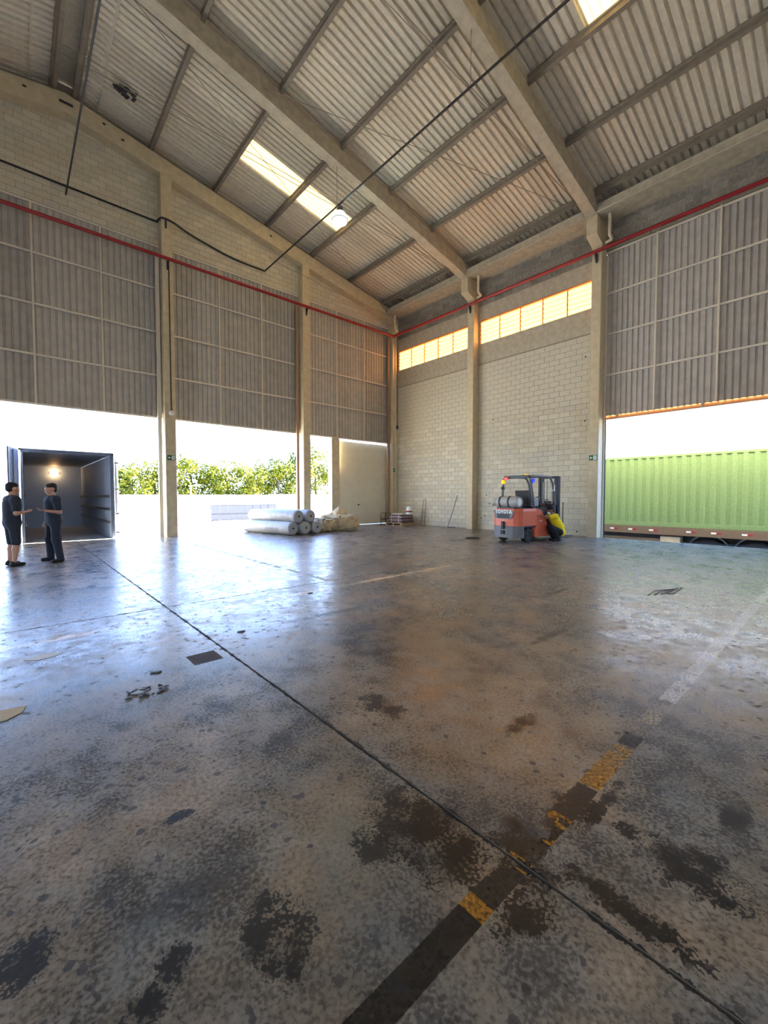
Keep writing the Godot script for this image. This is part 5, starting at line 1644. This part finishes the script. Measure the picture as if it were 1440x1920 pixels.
func stander(label: String, at: Vector3, turn: float, kind: int) -> void:
	var p := thing("person", label, "person", at, turn)
	var hip := Vector3(0, 0.93, 0)
	var chest := Vector3(0, 1.27, -0.01)
	var neck := Vector3(0, 1.46, -0.01)
	var head := Vector3(0, 1.60, -0.03)
	var skin: Material = M.skin_light
	var body := [[hip, hip + Vector3(0, 0.16, 0), 0.12, 0.11], [hip + Vector3(0, 0.16, 0), chest, 0.11, 0.13], [chest, neck, 0.08, 0.052], [neck, head - Vector3(0, 0.03, 0), 0.052, 0.055]]
	var top := [[hip + Vector3(0, 0.1, 0), chest + Vector3(0, 0.03, 0), 0.135, 0.152], [hip + Vector3(-0.06, 0.02, 0), hip + Vector3(0.06, 0.02, 0), 0.135, 0.135], [hip + Vector3(-0.05, 0.15, 0), chest + Vector3(-0.07, 0, 0), 0.125, 0.13], [hip + Vector3(0.05, 0.15, 0), chest + Vector3(0.07, 0, 0), 0.125, 0.13], [chest + Vector3(-0.15, 0.1, 0), chest + Vector3(0.15, 0.1, 0), 0.086, 0.086], [chest, neck - Vector3(0, 0.03, 0), 0.1, 0.065]]
	var low := [[hip + Vector3(-0.05, -0.02, 0), hip + Vector3(0.05, -0.02, 0), 0.14, 0.14]]
	var shoes := []
	for s in [-1.0, 1.0]:
		var sh := chest + Vector3(0.19 * s, 0.11, 0)
		var el := sh + Vector3(0.06 * s, -0.28, 0.02)
		var wr := el + Vector3(-0.03 * s, 0.04, -0.24)
		if kind == 0:
			wr = el + Vector3(-0.12 * s, 0.02, -0.20)
		if kind == 1 and s > 0:
			el = sh + Vector3(0.09, -0.27, 0.04)
			wr = el + Vector3(0.0, -0.22, -0.06)
		body.append_array([[sh, el, 0.052, 0.042], [el, wr, 0.041, 0.028]])
		top.append([sh + Vector3(0, 0.005, 0), sh.lerp(el, 0.7), 0.079, 0.07])
		part("hand", bones_mesh(hand_bones(wr, (wr - el), Vector3(-s, -0.2, 0) if kind == 1 and s > 0 else Vector3(0, 1, 0), s, 0.55), 0.006, 0.008), skin, p)
		var hj := hip + Vector3(0.09 * s, -0.03, 0)
		var kn := Vector3(0.11 * s + (0.04 * s if kind else 0.0), 0.5, -0.02)
		var an := Vector3(0.11 * s + (0.11 * s if kind else 0.0), 0.085, 0.02)
		body.append_array([[hj, kn, 0.085, 0.056], [kn, kn.lerp(an, 0.35), 0.056, 0.056], [kn.lerp(an, 0.35), an, 0.056, 0.038]])
		low.append([hj, kn, 0.108, 0.085])
		if kind == 1:
			low.append([kn, an + Vector3(0, 0.0, 0), 0.085, 0.07])
		shoes.append_array([[an + Vector3(0, -0.04, 0.04), an + Vector3(0.02 * s, -0.048, -0.15), 0.042, 0.037], [an + Vector3(0, -0.01, 0.02), an + Vector3(0, -0.04, 0.0), 0.042, 0.045]])
	part("body", bones_mesh(body, 0.018, 0.04), skin, p)
	var fw := Vector3(0, -0.1, -1).normalized()
	var upv := Vector3(0, 1, -0.1).normalized()
	part("head", bones_mesh(head_bones(head, fw, upv), 0.009, 0.025), skin, p)
	eyes(p, head, fw, upv)
	part("hair", bones_mesh([[head + upv * 0.055 - fw * 0.03, head + upv * 0.06 + fw * 0.015, 0.09, 0.08], [head - fw * 0.055, head + upv * 0.05 - fw * 0.05, 0.07, 0.075]], 0.011, 0.03), M.hair, p)
	part("top", bones_mesh(top, 0.017, 0.05), M.cloth_dark, p)
	part("trousers" if kind else "shorts", bones_mesh(low, 0.017, 0.05), M.cloth_dark, p)
	part("shoes", bones_mesh(shoes, 0.012, 0.02), M.black, p)


# ------------------------------------------------------------------ litter on the floor
func scrap(pts: Array, lift: float) -> ArrayMesh:
	# a torn flat piece with thickness: polygon of (x, z), edges slightly curled
	var mb := MB.new()
	var poly := PackedVector2Array()
	for q in pts:
		poly.append(Vector2(q[0], -q[1]))
	mb.xf = Transform3D(Basis(Vector3(1, 0, 0), -PI / 2), Vector3.ZERO)
	mb.prism(poly, 0.001, lift)
	return mb.mesh()

func build_litter() -> void:
	var card := mottled(Color8(196, 176, 140), Color8(214, 198, 166), 0.2, 0.85, 0.05, 161)
	single("cardboard_scrap", scrap([[-0.12, -0.04], [0.0, -0.09], [0.12, -0.07], [0.1, 0.02], [0.02, 0.09], [-0.12, 0.08]], 0.006), card, "torn pale cardboard scrap at the edge of the picture", "scrap", Vector3(-15.58, 0, 12.98))
	single("paper_scrap", scrap([[-0.14, -0.02], [0.02, -0.08], [0.14, -0.03], [0.08, 0.05], [-0.05, 0.07]], 0.004), M.white, "crumpled white paper scrap on the floor", "scrap", Vector3(-15.32, 0, 11.85))
	var db := thing("debris_heap", "small dark heap of shavings on the floor", "debris", Vector3(-14.79, 0, 13.23))
	for k in 26:
		var a := rng.randf() * TAU
		var q := sqrt(rng.randf()) * 0.13
		var o := part("chip", bx(Vector3.ZERO, Vector3(rng.randf_range(0.02, 0.06), 0.006, rng.randf_range(0.008, 0.02)), 0.001), M.dark if k % 4 else M.steel, db, Vector3(cos(a) * q * 1.2, 0.004 + 0.004 * (k % 3), sin(a) * q * 0.7))
		o.rotation.y = rng.randf() * TAU
	var tw := thing("strap_tangle", "tangle of thin dark straps on the floor in front of the container", "strap", Vector3(-8.1, 0, 14.8))
	for k in 4:
		part("strap", MB.new().tube([Vector3(-0.5 + 0.12 * k, 0.006, 0.05 * k - 0.1), Vector3(-0.1, 0.012, 0.08 * k - 0.12), Vector3(0.2 + 0.1 * k, 0.006, 0.03 * k)], 0.006, 5).mesh(), M.dark, tw)
	var wc := thing("wire_coil", "loose dark wire coil on the floor left of the forklift", "wire", Vector3(-3.75, 0, 8.0))
	for k in 3:
		var ring := []
		for q in 25:
			var a := TAU * q / 24.0
			ring.append(Vector3(cos(a) * (0.22 + 0.05 * k), 0.008 + 0.008 * k, sin(a) * (0.16 + 0.03 * k)))
		part("loop", MB.new().tube(ring, 0.007, 5).mesh(), M.dark, wc)
	part("tail", MB.new().tube([Vector3(-0.22, 0.008, 0), Vector3(-0.7, 0.008, 0.1), Vector3(-1.1, 0.008, -0.1)], 0.007, 5).mesh(), M.dark, wc)
	var br := thing("bent_strip", "thin dark bent steel strip lying at the loading door", "strip", Vector3(-0.35, 0, 13.3))
	part("strip", MB.new().tube([Vector3(-0.25, 0.01, -0.05), Vector3(-0.02, 0.012, -0.08), Vector3(0.0, 0.06, -0.06), Vector3(0.3, 0.05, 1.0), Vector3(0.35, 0.03, 1.9)], 0.01, 6).mesh(), M.dark, br)
	for s in [[-13.7, 12.35, "beside the long floor joint"], [-12.2, 11.3, "near the crossing of the joints"], [-14.65, 12.9, "near the dark heap of shavings"]]:
		single("floor_chip", scrap([[-0.04, -0.01], [0.01, -0.02], [0.045, 0.0], [0.01, 0.02]], 0.008), M.dark, "tiny dark chip on the floor " + s[2], "chip", Vector3(s[0], 0, s[1]))
